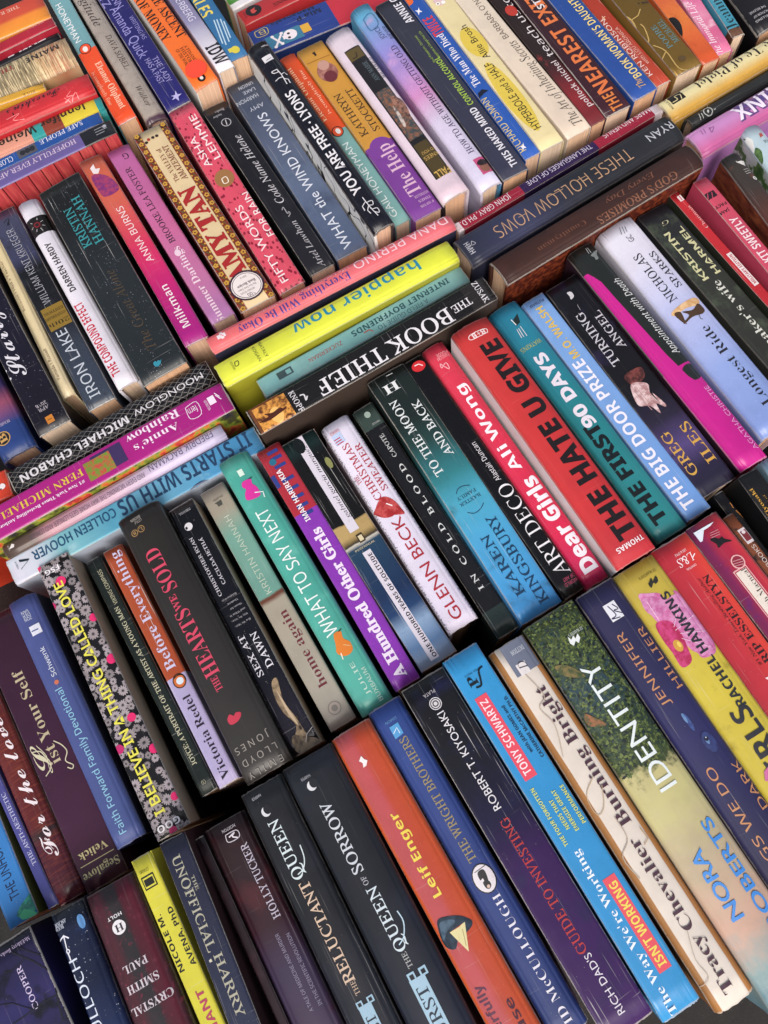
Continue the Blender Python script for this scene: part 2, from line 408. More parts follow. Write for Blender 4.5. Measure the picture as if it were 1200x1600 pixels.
def make_book(bk, seed):
    rnd = random.Random(seed); op = bk['op']; kind = bk['kind']
    x, y, rot = bk['pos']; L, W, H = bk['dim']
    tilt = rnd.uniform(-0.085, 0.085) * float(op.get('tv', 1))
    root = bpy.data.objects.new('paperback_book' if kind == 'p' else 'hardcover_book', None)
    sc.collection.objects.link(root)
    root.empty_display_size = 0.02
    root.location = (x, y, 0.0); root.rotation_euler = (0, 0, rot)
    root['label'] = bk['label']; root['category'] = 'book'; root['group'] = 'books packed spine up in rows'
    bowy = rnd.uniform(-1, 1) * (0.0007 if kind == 'p' else 0.0002); bowz = rnd.uniform(-1.0, 0.3) * (0.0012 if kind == 'p' else 0.0004)
    lean = rnd.uniform(-1, 1) * 0.0012
    def warp(u, z):
        k = min(max(u / L, 0), 1); b = 4 * k * (1 - k)
        return bowy * b + lean * (k - 0.5), bowz * b * max(0.0, min(1.0, z / H))
    WARP[0] = warp
    cm = cover_material(bk, seed)
    gl = float(op.get('gl', 0.36))
    th = 0.0009 if kind == 'p' else 0.0022
    th = min(th, W * 0.12)
    P = lambda v: profile(v, W, kind, tilt)
    # spine: a bent sheet with thickness, slightly uneven at its two ends
    bm = bmesh.new(); nu = 18
    vl = sorted(set([0, .01, .025, .05, .08, .1, .12, .15, .18, .21, .26, .36, .5, .64, .74, .79, .82, .85, .88, .9, .92, .95, .975, .99, 1]))
    e0 = [rnd.gauss(0, 0.00018) for _ in vl]; e1 = [rnd.gauss(0, 0.00018) for _ in vl]
    top, bot = [], []
    curl = [[rnd.uniform(0, 1) ** 2 * (0.0016 if kind == 'p' else 0.0009) for _ in (0, 1)] for _ in (0, 1)]
    ph = rnd.uniform(0, 6)
    for i in range(nu + 1):
        rt, rb = [], []
        for j, vf in enumerate(vl):
            u = L * i / nu + (e0[j] if i == 0 else e1[j] if i == nu else 0)
            if i in (0, nu):
                cw = curl[i // nu][0] * max(0, 1 - vf * W / 0.003) ** 2 + curl[i // nu][1] * max(0, 1 - (1 - vf) * W / 0.003) ** 2
                u += cw if i == 0 else -cw
            wv = 0.00022 * math.sin(ph + 5 * i / nu) if 0.2 < vf < 0.8 else 0
            z = H + P(vf * W)
            endc = 0.0005 + curl[i // nu][0] * 0.3 if i in (0, nu) else 0.0
            rt.append(bm.verts.new((u, vf * W, z - endc)))
            rb.append(bm.verts.new((u, min(max(vf * W, th * .5), W - th * .5), z - th * .9 - endc)))
        top.append(rt); bot.append(rb)
    nv = len(vl)
    for i in range(nu):
        for j in range(nv - 1):
            f = bm.faces.new((top[i][j], top[i + 1][j], top[i + 1][j + 1], top[i][j + 1])); f.smooth = True
            bm.faces.new((bot[i][j + 1], bot[i + 1][j + 1], bot[i + 1][j], bot[i][j]))
    for j in range(nv - 1):
        bm.faces.new((top[0][j + 1], bot[0][j + 1], bot[0][j], top[0][j]))
        bm.faces.new((top[nu][j], bot[nu][j], bot[nu][j + 1], top[nu][j + 1]))
    for i in range(nu):
        bm.faces.new((top[i][0], bot[i][0], bot[i + 1][0], top[i + 1][0]))
        bm.faces.new((top[i + 1][nv - 1], bot[i + 1][nv - 1], bot[i][nv - 1], top[i][nv - 1]))
    mats = [cm]; slot = {}
    stickers = []
    # printed art and lettering, laid on the spine's surface
    layer = [0]
    pz = [P(vf * W) for vf in vl]
    def facet(v):
        x = v / W
        for j in range(nv - 1):
            if x <= vl[j + 1]: return pz[j] + (pz[j + 1] - pz[j]) * (x - vl[j]) / (vl[j + 1] - vl[j])
        return pz[-1]
    def lay(b2, key, target=None):
        layer[0] += 1
        if not b2.verts: b2.free(); return
        xs = [q.co.x for q in b2.verts]; ys = [q.co.y for q in b2.verts]
        bx = (min(xs), max(xs), min(ys), max(ys))
        for cv in [vf * W for vf in vl[1:-1]]:          # follow the spine's own facets
            if not bx[2] < cv < bx[3]: continue
            g = list(b2.verts) + list(b2.edges) + list(b2.faces)
            bmesh.ops.bisect_plane(b2, geom=g, dist=1e-7, plane_co=(0, cv, 0), plane_no=(0, 1, 0))
        if bx[1] - bx[0] > L * 0.12:
            for i in range(1, nu):
                if not bx[0] < L * i / nu < bx[1]: continue
                g = list(b2.verts) + list(b2.edges) + list(b2.faces)
                bmesh.ops.bisect_plane(b2, geom=g, dist=1e-7, plane_co=(L * i / nu, 0, 0), plane_no=(1, 0, 0))
        for co, no in (((0, W * .012, 0), (0, -1, 0)), ((0, W * .988, 0), (0, 1, 0)), ((L * .002, 0, 0), (-1, 0, 0)), ((L * .998, 0, 0), (1, 0, 0))):
            if (no[1] < 0 and bx[2] >= co[1]) or (no[1] > 0 and bx[3] <= co[1]) or (no[0] < 0 and bx[0] >= co[0]) or (no[0] > 0 and bx[1] <= co[0]): continue
            g = list(b2.verts) + list(b2.edges) + list(b2.faces)
            if g: bmesh.ops.bisect_plane(b2, geom=g, plane_co=co, plane_no=no, clear_outer=True)
        dz = 0.00010 + 0.000025 * min(layer[0], 30)
        if key not in slot:
            slot[key] = len(mats); mats.append(ink(key, gl))
        mi = slot[key]; tb = target or bm; mp = {}
        for vtx in b2.verts:
            mp[vtx] = tb.verts.new((vtx.co.x, vtx.co.y, H + facet(vtx.co.y) + dz))
        for f in b2.faces:
            try: nf = tb.faces.new([mp[q] for q in f.verts])
            except ValueError: continue
            nf.material_index = mi; nf.smooth = False
            nf.normal_update()
            if nf.normal.z < 0: nf.normal_flip()
        b2.free()
    if 'orn' in op:
        for (pts, fs, key) in ornaments(int(op['orn']), L, W, rnd):
            lay(flat_bm(pts, fs) if fs else poly_faces(pts), key); layer[0] = rnd.randint(1, 3)
        layer[0] = 14
    for it in bk['items']:
        c = it[0]
        if c == 't':
            _, txt, sty, key, cx, cy, ln, h, ang = it
            v2, f2 = text_polys(txt, sty)
            if not v2: continue
            x0 = min(p[0] for p in v2); x1 = max(p[0] for p in v2); ch = cap_h(sty[0])
            sx = ln / max(x1 - x0, 1e-6); sy = h / ch; ca, sa = math.cos(ang), math.sin(ang)
            pts = []
            for (px, py) in v2:
                a = (px - x0) * sx - ln / 2; b = py * sy - h / 2
                pts.append((cx + a * ca - b * sa, cy + a * sa + b * ca))
            lay(flat_bm(pts, f2), key)
        elif c == 'r':
            _, key, cx, cy, ln, w, ang = it
            ca, sa = math.cos(ang), math.sin(ang)
            lay(poly_faces([(cx + a * ca - b * sa, cy + a * sa + b * ca) for a, b in ((-ln / 2, -w / 2), (ln / 2, -w / 2), (ln / 2, w / 2), (-ln / 2, w / 2))]), key)
        elif c == 'e': lay(poly_faces(ellipse(*it[2:6])), it[1])
        elif c == 'p': lay(poly_faces(it[2]), it[1])
        elif c == 'l': lay(flat_bm(*stroke(smooth(it[3]), it[2])), it[1])
        elif c == 'K': stickers.append(it)
    set_uv(bm, L, W)
    spine = new_obj('spine', bm, mats, root)
    for it in stickers:
        b3 = bmesh.new(); pts = ellipse(*it[2:6], n=28)
        tp = [b3.verts.new((a, b, H + P(b) + 0.0011)) for a, b in pts]
        bt = [b3.verts.new((a, b, H + P(b) + 0.0008)) for a, b in pts]
        b3.faces.new(tp)
        for k in range(28): b3.faces.new((tp[k - 1], bt[k - 1], bt[k], tp[k]))
        set_uv(b3, L, W)
        new_obj('round_sticker', b3, [ink(it[1], 0.45)], root)
    # boards
    for name, side in (('back_cover', 0), ('front_cover', 1)):
        b3 = bmesh.new()
        y0 = 0.0 if side == 0 else W - th
        zt = H + P(0 if side == 0 else W) - 0.0002
        bow = rnd.uniform(0, 0.0006)
        NS = 6; grid = []
        for k in range(9):
            z = zt * (1 - k / 8)
            out = -bow * math.sin(math.pi * k / 8) * (1 if side == 0 else -1)
            if kind == 'h' and k == 1: out += 0.0009 * (1 if side == 0 else -1)
            grid.append([[b3.verts.new((0.0002 + (L - 0.0004) * i / NS, yy + out, z)) for i in range(NS + 1)] for yy in (y0, y0 + th)])
        for k in range(8):
            for i in range(NS):
                for w_ in (0, 1): b3.faces.new((grid[k][w_][i], grid[k][w_][i + 1], grid[k + 1][w_][i + 1], grid[k + 1][w_][i]))
            for i in (0, NS): b3.faces.new((grid[k][0][i], grid[k][1][i], grid[k + 1][1][i], grid[k + 1][0][i]))
        for k in (0, 8):
            for i in range(NS): b3.faces.new((grid[k][0][i], grid[k][0][i + 1], grid[k][1][i + 1], grid[k][1][i]))
        bmesh.ops.recalc_face_normals(b3, faces=b3.faces)
        set_uv(b3, L, W, 'z', H)
        pk = 'Lp' if side else 'Rp'; ck = 'L' if side else 'R'
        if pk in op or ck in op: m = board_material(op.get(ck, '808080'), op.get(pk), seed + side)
        else:
            st = bk['ramp'][1]
            m = board_material(mixhex(st[-1 if side else 0][1], '101010', 0.15), None, seed + side, gl + .06) if bk['ramp'][0] == 'v' else cm_plain(bk, seed + side, gl)
        new_obj(name, b3, [m], root)
    # page block
    b3 = bmesh.new(); ins = 0.0006 if kind == 'p' else 0.0032
    y0, y1 = th + 0.0003, W - th - 0.0003
    n = 8; ru, rd = [], []
    for ui, u in enumerate((ins, L - ins)):
        tp = []; bt = []
        for k in range(n + 1):
            yy = y0 + (y1 - y0) * k / n
            tp.append(b3.verts.new((u, yy, H + P(yy) - th - 0.0010))); bt.append(b3.verts.new((u, yy, 0.003)))
        ru.append(tp); rd.append(bt)
    for k in range(n):
        b3.faces.new((ru[0][k], ru[1][k], ru[1][k + 1], ru[0][k + 1]))
        b3.faces.new((rd[0][k], rd[0][k + 1], rd[1][k + 1], rd[1][k]))
        for e in (0, 1): b3.faces.new((ru[e][k], ru[e][k + 1], rd[e][k + 1], rd[e][k]))
    for k in (0, n): b3.faces.new((ru[0][k], ru[1][k], rd[1][k], rd[0][k]))
    bmesh.ops.recalc_face_normals(b3, faces=b3.faces)
    new_obj('page_block', b3, [PAGES[seed % 6]], root)
    return root

def cm_plain(bk, seed, gl):
    """cover sides that carry the spine's colours round the corner"""
    t = NT("cover_board"); uv = t.uv("uv"); uvm = t.uv("uvm"); s = t.sep(uv)
    col = t.ramp(s[0], bk['ramp'][1], bk['ramp'][0] == 'c')
    return finish(t, col, uv, uvm, gl + 0.05, 0.5, seed, False)

# ---------------------------------------------------------------- the surface the books stand on
def make_ground():
    t = NT("dark_table_cloth")
    tc = t.n.new("ShaderNodeTexCoord").outputs["Object"]
    n = t.noise(tc, 60, 5, 0.6); n2 = t.noise(tc, 900, 2)
    n3 = t.noise(tc, 420, 6, 0.8)
    gc = t.mix(n, lin('0e0d10'), lin('2c2826'))
    gc = t.mix(t.math('MULTIPLY', t.step(n3, 0.55, 0.7), 0.6), gc, lin('5a544e'))
    t.l.new(gc, t.p.inputs["Base Color"]); t.p.inputs["Roughness"].default_value = 0.85
    b = t.n.new("ShaderNodeBump"); b.inputs["Strength"].default_value = 0.3; b.inputs["Distance"].default_value = 0.001
    t.l.new(n2, b.inputs["Height"]); t.l.new(b.outputs[0], t.p.inputs["Normal"])
    bm = bmesh.new(); bmesh.ops.create_grid(bm, x_segments=8, y_segments=8, size=1.6)
    o = new_obj('ground', bm, [t.m], None); o['kind'] = 'structure'
make_ground()

# ---------------------------------------------------------------- data: one entry per book
# kind, position (x mm, y mm, turn mrad), size (0.1 mm), ramp, options, label, printed items (0.1 mm)
DATA = [
('p',(468,5702,15425),(2050,180,1340),'c 0 e8480c 0.447 6f9fa6','L=5f8f98','teal and orange paperback reading downward, against the right ends of the red corner stack',[('t','HONEYMAN','g','e8e8e8',1308,119,522,59,2),('t','Eleanor Oliphant','R','f0c0a0',440,59,591,60,2),('t','is completely fine','r','f0b090',448,139,423,37,2),('e','1a1008',940,97,60,56),('e','e8480c',940,97,53,49),('e','e8e0d8',935,99,33,24)]),
('h',(697,5544,15588),(2120,188,1360),'l 0 4a3040 0.0226 4a3040 0.0377 a89b90 0.754 a0958c','nz=80736a,60,.5,.8','grey beige old spine with dark italic title between teal-orange and navy books',[('t','Longitude','I','3a2c2a',1570,103,640,78,2),('t','DAVA SOBEL','r','4a3a38',880,79,447,53,2),('t','Walker','I','3a2c2a',299,86,253,47,2)]),
('p',(938,5562,15585),(2050,228,1360),'l 0 26236b 0.696 221f60','','navy blue paperback reading downward with lavender lettering, The Lady Has a Past',[('t','KRENTZ','g','8f8ac8',1614,183,446,74,2),('t','JAYNE ANN','g','8f8ac8',1543,90,461,69,2),('t','WRITING AS','s','8f8ac8',1006,53,311,40,2),('t','Amanda Quick','g','8f8ac8',1010,141,682,93,2),('t','THE LADY','s','a09ad0',451,68,326,52,2),('t','HAS A PAST','s','a09ad0',474,134,319,52,2),('p','b8b0e0',[141,130,126,95,170,70,120,73,107,37,93,78,47,91,91,104,93,140,115,111])]),
('p',(1228,5538,15939),(2050,222,1460),'l 0 ee6a0c 0.555 ec6a10','L=e8e0d4','bright orange paperback with black serif title and a red round sticker',[('t','THE ASCENT','R','2b1a12',912,49,657,83,2),('t','OF MONEY','R','2b1a12',924,179,573,88,2),('t','A FINANCIAL','r','5a2a12',344,77,282,30,2),('t','HISTORY','r','5a2a12',361,116,247,30,2),('t','OF THE WORLD','r','5a2a12',368,157,239,30,2),('e','1a1008',82,119,42,35),('e','e8e0d8',82,119,19,15),('K','f0401c',190,116,96,96)]),
('p',(1404,5601,15666),(2050,152,1440),'l 0 e0dce4 0.159 d0cbd8 0.318 8a85a8 0.454 7a7598','R=8a8a98','pale lavender paperback with black block logo at its low end',[('t','SILVERBERG','s','d8d2e4',880,75,461,66,2),('t','IDW','S','161418',195,66,235,127,2)]),
('p',(1579,5669,15401),(2050,171,1420),'l 0 2f6ea0 0.371 2a6898','R=c8b8a8','blue paperback with big yellow capitals and a yellow emblem',[('t','TALES','S','e2c94a',750,125,356,122,2),('l','b8d0e0',11,[494,70,184,124]),('l','b8d0e0',11,[484,40,202,86]),('l','b8d0e0',11,[445,25,238,56]),('l','b8d0e0',11,[500,96,211,145]),('e','d8c832',93,78,43,38),('r','d8c832',106,94,46,85,2)]),
('p',(302,7486,30774),(2050,321,1360),'v 0 c8402c .5 cc4a2c .62 e8851e 1 e8901e','','red and orange paperback at the top of the corner stack, pale word THE',[('t','THE R','r','e8b8a0',316,64,181,37,0)]),
('p',(284,7171,31036),(2050,106,1340),'l 0 b01c34 0.265 a81a30','','dark crimson spine without big lettering under the red and orange one',[('t','Works','I','d89098',158,17,143,21,0)]),
('h',(261,7072,31374),(2120,86,1280),'l 0 18161c 0.277 18161c','','black spine with white block letters squeezed above the reed-patterned one',[('t','THILE','S+','dcd8dc',317,4,384,63,0)]),
('h',(283,6835,31001),(2120,349,1420),'l 0 c9a57c 0.065 b87a58 0.146 c9a070 0.179 8a7a58 0.325 84765a','pat=reeds','tan reed-textured thick spine with black capitals MAINE',[('t','MAINE','S','2a2018',244,114,317,66,0),('t','TH','R','8c2a20',579,113,120,55,0)]),
('p',(-81,6401,29749),(2050,75,1440),'l 0 d8a020 0.196 d09a20','','narrow mustard yellow spine, only its end showing under the reed-textured book',[('t','RULE','r','7a5a18',146,64,116,23,0)]),
('h',(289,6305,30678),(2120,229,1440),'l 0 c8242c 0.399 c0202a','nz=d84848,30,.6,.7','glossy red hardcover with black flowing script in the corner stack',[('t', "Foreskin's", 'X','241014',523,94,500,72,0),('l','e88080',6,[279,216,189,190,247,183,194,147]),('l','e88080',6,[254,257,165,177,164,230,205,259,268,184]),('l','e88080',6,[795,154,673,146,745,182,655,208])]),
('h',(279,6066,30606),(2120,194,1380),'c 0 2a9a98 0.0269 d8c020 0.179 8a3a28 0.26 2a9a98 0.313 d89078','','teal, yellow and brown colour-blocked hardcover with rounded dark lettering',[('t','Jennifer','S','282018',350,53,427,93,0),('t','Weiner','S','282018',811,68,392,92,0)]),
('p',(201,5874,30985),(2050,117,1400),'l 0 234f98 0.461 234f98','','thin royal blue paperback reading Safe People',[('t','SAFE PEOPLE','r','d8d8e8',367,38,401,46,0),('r','50505a',695,58,174,83,0),('e','26262c',735,54,25,25),('e','26262c',689,54,25,25),('e','26262c',646,55,25,25),('t','CLOSE','r','d8d8e8',907,62,157,53,0)]),
('p',(248,5698,31162),(2050,173,1460),'c 0 1c1a20 0.138 6a5a98','Lp=planks','purple and black paperback with red plank cover, Hopefully Ever After',[('t','HOPEFULLY EVER AFTER','r','d8c0d8',755,69,831,57,0),('l','a8a8b0',6,[162,53,61,52]),('l','a8a8b0',6,[163,83,56,87]),('l','a8a8b0',6,[164,114,88,115]),('e','a8a8b0',69,60,18,18)]),
('h',(-1522,3376,15887),(2120,292,1320),'l 0 26407c 0.128 284080 0.22 9c4c68 0.293 352858 0.366 261f46','nz=203060,20,.5,.8','blue and pink sky-coloured book with gold round emblem at the left edge',[('e','c89a50',178,194,59,59),('e','1c1a24',178,194,51,51),('t','B','R','c89a50',178,194,80,59,0),('t','RICHARD','r','c0b0c8',289,130,83,25,1)]),
('p',(-1184,3360,15816),(2050,266,1400),'l 0 14101c 0.595 161226','pat=stars','thick black star-speckled paperback with white brush script, Starry',[('t','Starry','X','d8d4dc',877,176,681,113,0),('e','d8d4dc',651,265,11,11),('e','d8d4dc',571,258,11,11),('t','APR','r','b0a8b0',194,135,89,30,1),('t','2018','r','b0a8b0',236,137,93,30,1),('r','c87a1c',88,130,66,59,2),('l','2a1a10',5,[88,150,86,114])]),
('h',(-1080,3603,15500),(2120,113,1320),'l 0 e6d2a8 0.627 e0cc9c','L=d8c8a0','thin cream book with small brown handwriting-like title',[('t','Because I Had a Teacher','g','6a5040',1161,79,545,22,0),('t','Yamada I Russell','g','6a5040',318,64,317,27,0)]),
('p',(-817,3365,15716),(2086,229,1360),'l 0 3c4656 0.3 343a48 0.42 1a1a1e 0.68 16161a 0.75 3a3c58 1 44455e','nz=2c2e34,25,.5,.75','slate and black paperback with a gold band, Iron Lake',[('t','IRON LAKE','s','c0c6d0',430,128,685,86,0),('t','WILLIAM KENT KRUEGER','s-','b0b0b8',1462,120,824,65,0),('r','8a6c1c',906,106,227,185,0),('t','20th','r','2c2008',842,108,170,41,1),('t','ANNIVERSARY','r','2c2008',911,109,181,26,1),('t','EDITION','r','2c2008',961,105,164,26,1),('p','16161e',[1920,121,1985,77,1913,103]),('l','16161e',4,[1957,135,1984,90])]),
('h',(-594,3365,15762),(1977,178,1440),'c 0 ded8e2 0.81 1a1614 0.906 ded8e2','R=d8d0d4','white round-backed hardcover with a black band near its top, red title',[('t','THE COMPOUND EFFECT','S','c01838',483,125,737,71,0),('t','DARREN HARDY','S','2a2024',1234,103,528,51,0),('e','7a1820',1705,102,28,28),('e','1a1416',1705,102,15,15),('l','d0c8c8',4,[1748,84,1769,75]),('l','d0c8c8',4,[1718,67,1725,43]),('l','d0c8c8',4,[1682,68,1667,46]),('l','d0c8c8',4,[1660,89,1627,82]),('l','d0c8c8',4,[1666,119,1641,130]),('l','d0c8c8',4,[1701,137,1692,159]),('l','d0c8c8',4,[1733,131,1751,145])]),
('p',(-197,3246,15715),(2049,381,1500),'l 0 20262a 0.5 23282c 0.8 18191b 1 131314','pat=stars','widest charcoal paperback in the left row, teal two-line author name, worn dark title',[('t','KRISTIN','r','2a8c92',1558,228,431,76,0),('t','HANNAH','r','2a8c92',1581,129,517,76,0),('t','The Great Alone','I','4a3c2c',646,180,813,78,0),('p','2a8aa0',[131,228,138,208,123,202,131,185,117,175,124,161,94,181,83,208,95,227,111,232])]),
('p',(29,3398,15672),(2037,197,1440),'l 0 a0127c 0.15 b4147a 0.3 c81470 0.5 d8285a 0.75 d8604a 1 c0583a','nz=b01878,18,.62,.8;R=a82870','magenta to coral gradient paperback, Milkman',[('t','ANNA BURNS','s','f0d8d8',1152,95,613,57,0),('t','Milkman','S-','f0e0e4',373,106,435,65,0),('q','7a2a70~a83860',[1845,165,1834,90,1754,27,1623,18,1601,136,1660,169]),('p','e8d8d8',[1929,137,1957,95,1903,99,1893,64,1848,100,1865,136])]),
('p',(310,3501,15892),(1958,200,1380),'l 0 a870a8 0.2 c070a0 0.5 c86496 1 b8609c','','pink mauve paperback, Summer Darlings, left of the gold patterned book',[('t','BROOKE LEA FOSTER','r','3a2030',1281,114,877,51,0),('t','Summer Darlings','R-','ecd0dc',383,119,818,61,0),('t','G','r','3a2030',1836,75,53,61,1),('e','e8c8d8',732,126,34,26)]),
('p',(643,3427,15683),(1991,307,1440),'v 0 7a3018 .19 7a3018 .21 dcc294 .79 dcc294 .81 7a3018 1 6a2814','R=5a3a28;orn=1','cream paperback bordered in gold and brown flowers with red capitals and round badge',[('t','AMY TAN','R+','a81c1c',769,154,1030,140,0),('t','The VALLEY of','r','7a3a2a',1566,178,385,43,0),('t','AMAZEMENT','r','7a3a2a',1558,115,404,51,0),('e','a02818',1883,203,14,14),('e','2a1c18',1883,163,14,14),('e','2a1c18',1882,127,14,14),('e','2a1c18',1864,232,14,14),('e','3a2030',192,153,140,140),('e','e8dcd8',192,153,124,124),('e','3a2030',192,153,116,116),('e','e8dcd8',192,153,111,111),('t','100','r','3a2030',104,157,63,32,1),('t','NOTABLE BOOKS','s','3a2030',141,171,123,17,1),('t','The New York Times','r','3a2030',172,156,157,20,1),('t','Book Review','R','3a2030',207,148,158,26,1),('t','2013','s','3a2030',271,140,54,16,1)]),
('p',(910,3429,15597),(2086,229,1400),'l 0 d84a60 1 d84860','pat=dots;R=38303a','rose pink paperback with dark red speckles and a tan round badge',[('t','ASHA','g','f0dcdc',1561,165,350,60,0),('t','LEMMIE','g','f0dcdc',1684,68,523,61,0),('e','9a6a3a',1213,109,90,82),('l','f0e0d0',8,[1220,131,1219,92,1166,94,1167,134,1220,131]),('t','FIFTY WORDS','g','f0dcdc',492,135,831,61,0),('t','FOR RAIN','g','f0dcdc',753,27,483,63,0)]),
('p',(1195,3471,15711),(1934,227,1360),'l 0 232228 0.3 1c1b20 1 18171b','nz=2c2b33,15,.5,.8','plain black paperback with thin white italic, Code Name',[('e','b8b4b8',1712,104,43,43),('e','18171b',1712,104,37,37),('l','b8b4b8',8,[1682,111,1740,98]),('t','Anchor','r','a8a4a8',1806,136,85,29,1),('t','Books','r','a8a4a8',1849,96,85,29,1),('t','Code Name Helene','I','c8c4c8',1139,97,806,65,0),('l','c8c4c8',6,[1383,126,1378,141]),('l','c8c4c8',6,[1470,122,1481,108]),('t','Ariel Lawhon','I','b8b4b8',272,102,514,50,0),('l','989498',8,[585,110,605,84,630,86,617,103,691,103,669,125])]),
('p',(1512,3498,15566),(2047,283,1320),'l 0 4c5a78 0.4 5c6a86 0.8 4a5268 1 3c4250','nz=3c4660,14,.5,.8','slate blue cloudy paperback, What the Wind Knows',[('t','WHAT the WIND KNOWS','g','d4d8e4',841,142,1569,82,0),('t','AMY','g','b8bcc8',1711,143,137,43,1),('t','HARMON','g','b8bcc8',1826,176,205,44,1),('t','LAKE','s','c8ccd8',1901,122,113,35,1),('t','UNION','s','c8ccd8',1968,123,134,35,1)]),
('h',(1717,3391,15679),(2159,188,1580),'l 0 14141f 1 12121c','Lp=vine;R=26262e','black spine with white capitals and vine sprigs, white leafy side cover',[('t','YOU ARE FREE','s+','e0dce0',759,108,765,75,0),('t','LYONS','s+','e0dce0',1394,102,329,78,0),('e','e0dce0',1185,106,10,10),('r','d8d4d8',1957,88,66,85,0),('l','12121c',6,[1944,109,1946,59]),('l','d8d4d8',8,[1628,77,1743,70,1815,78]),('l','d8d4d8',8,[1692,73,1668,45,1623,49]),('l','d8d4d8',8,[1743,70,1750,41,1720,27]),('l','d8d4d8',8,[1780,76,1786,114,1813,126,1809,81]),('l','d8d4d8',8,[1713,72,1721,108,1713,143]),('l','d8d4d8',7,[326,102,204,95,114,81]),('l','d8d4d8',7,[278,100,258,141,213,144]),('l','d8d4d8',7,[235,96,201,126,162,119]),('l','d8d4d8',7,[265,98,259,54,221,66,235,96]),('l','d8d4d8',7,[188,95,177,53,134,59,162,91]),('e','989498',2091,44,8,37)]),
('p',(1905,3483,15601),(2015,140,1380),'c 0 78a8a4 0.53 e04c10','','orange and teal paperback reading upward, between the white-leaf black spine and the gold one',[('t','GAIL HONEYMAN','g','e0e8e4',498,95,842,57,0),('t','Eleanor Oliphant','r','f0c8a0',1540,129,671,49,0),('t','is completely fine','r','f0c0a0',1527,53,549,31,0),('e','1a1008',1056,88,56,50),('e','e04c10',1056,88,48,42),('e','e8e0d8',1058,83,30,20)]),
('p',(2152,3405,15535),(2029,253,1420),'c 0 7a3a94 0.4 c88e2c','R=3a2a30','gold paperback with a purple lower third, The Help',[('e','7a3a94',759,118,116,106),('t','The Help','R-','dcb4cc',502,113,567,118,0),('t','KATHRYN','r','4a3418',1193,178,506,64,0),('t','STOCKETT','r','4a3418',1191,69,506,60,0),('e','8a5048~b07868',1693,128,107,86),('e','6a2a30',1638,127,62,57),('e','c09080',1774,126,54,50),('l','a06a20',8,[1860,237,1844,25]),('t','#1 NEW YORK','r','d8b0d0',90,87,121,24,1),('t','TIMES','r','d8b0d0',141,79,109,24,1),('t','BESTSELLER','r','d8b0d0',192,82,124,24,1),('p','2a1a10',[1940,149,1941,121,1900,122,1895,139,1917,140])]),
('h',(2394,3386,15525),(1971,244,1500),'l 0 d0b8c4 0.2 dcc8d4 1 d8c8d4','L=2a2428;R=c8bcc8','pale pink hardcover with a black and bronze picture panel, FALL',[('r','1c1a1c',971,114,1526,140,0),('r','4a3c1c',397,113,380,120,0),('r','5a4a24',1662,118,117,131,0),('r','3a4448~8a5a40',925,112,572,121,0),('q','a0705c~4a3430',[1116,84,1020,17,815,55,880,78,1002,109]),('q','c8b8b0~5a5450',[1012,123,951,108,807,120,798,145]),('t','FALL','S','c8a050',240,104,127,74,1),('t','KNEES','s','c8a050',424,104,123,38,1),('t','TO YOU','s','c8a050',479,95,118,30,1),('t','ANN MARIE','r','5a6870',1428,95,240,40,0),('t','MACDONALD','r','5a6870',1440,29,253,40,0),('l','1c1a1c',8,[1626,157,1626,116,1673,104])]),
('h',(2642,3306,15439),(2176,194,1500),'l 0 d0cae0 0.35 d0c4dc 0.5 cc88bc 0.6 b088c4 0.75 8c86cc 0.88 7898cc 0.95 58a4c8','nz=d8a0cc,14,.55,.75;R=3a78a0','pastel blue to pink round-backed hardcover with a tiny portrait',[('t','HOW TO AGE WITHOUT GETTING OLD','r','3a3050',991,72,1288,51,0),('t','JOYCE','s','3a3858',1817,93,155,41,0),('t','MEYER','s','3a3858',1793,28,155,41,0),('r','c04878',201,40,166,122,0),('e','8a5848',178,49,48,41),('e','2a1c20',229,46,30,45),('l','3a6a90',8,[2023,141,2049,53,1912,55,1886,143,2023,141])]),
('p',(2918,3322,15425),(2139,238,1440),'l 0 33344a 1 30313f','tv=.85','dark slate paperback with white and lime lettering, This Naked Mind',[('t','THIS NAKED MIND','S','e0dce4',411,85,670,61,0),('t','CONTROL ALCOHOL','S','9ab83a',1071,70,581,52,0),('t','ANNIE GRACE','S','e0dce4',2069,68,528,72,0),('t','Find Freedom, Discover','s','9ab83a',1491,108,338,20,0),('t','Happiness & Change Your Life','s','9ab83a',1511,54,339,21,0)]),
('p',(3089,3411,15374),(2050,147,1420),'l 0 2458b0 0.939 2050a4','','bright blue paperback, The Man Who Died Twice',[('t','RICHARD OSMAN','s','d8c070',388,124,621,64,0),('t','The Man Who Died','R-','e8e4ec',1159,91,648,65,0),('t','TWICE','S','d03038',1589,86,229,96,0),('p','e8e4ec',[1823,134,1813,110,1840,91,1805,98,1779,87,1787,112,1760,132,1795,125]),('p','e8e4ec',[128,119,129,97,151,77,118,87,94,80,100,101,84,119,110,110]),('e','e0601c',1951,133,51,43),('p','14182c',[767,133,786,81,748,42,740,91,718,146])]),
('p',(3298,3392,15368),(2050,215,1440),'l 0 e2d09a 0.875 dccb98','','cream yellow paperback with mustard title blobs, Hyperbole and a Half',[('e','d8bc3c',1247,99,180,94),('e','d8bc3c',593,128,411,82),('t','Allie Brosh','g','2a2418',1243,94,410,61,0),('t','HYPERBOLE and a HALF','g','2a2418',597,124,786,70,0),('e','d8b8b8',1805,123,64,51),('e','f0ece4',1773,152,19,19),('e','f0ece4',1764,104,19,19),('e','14120f',1773,152,8,8)]),
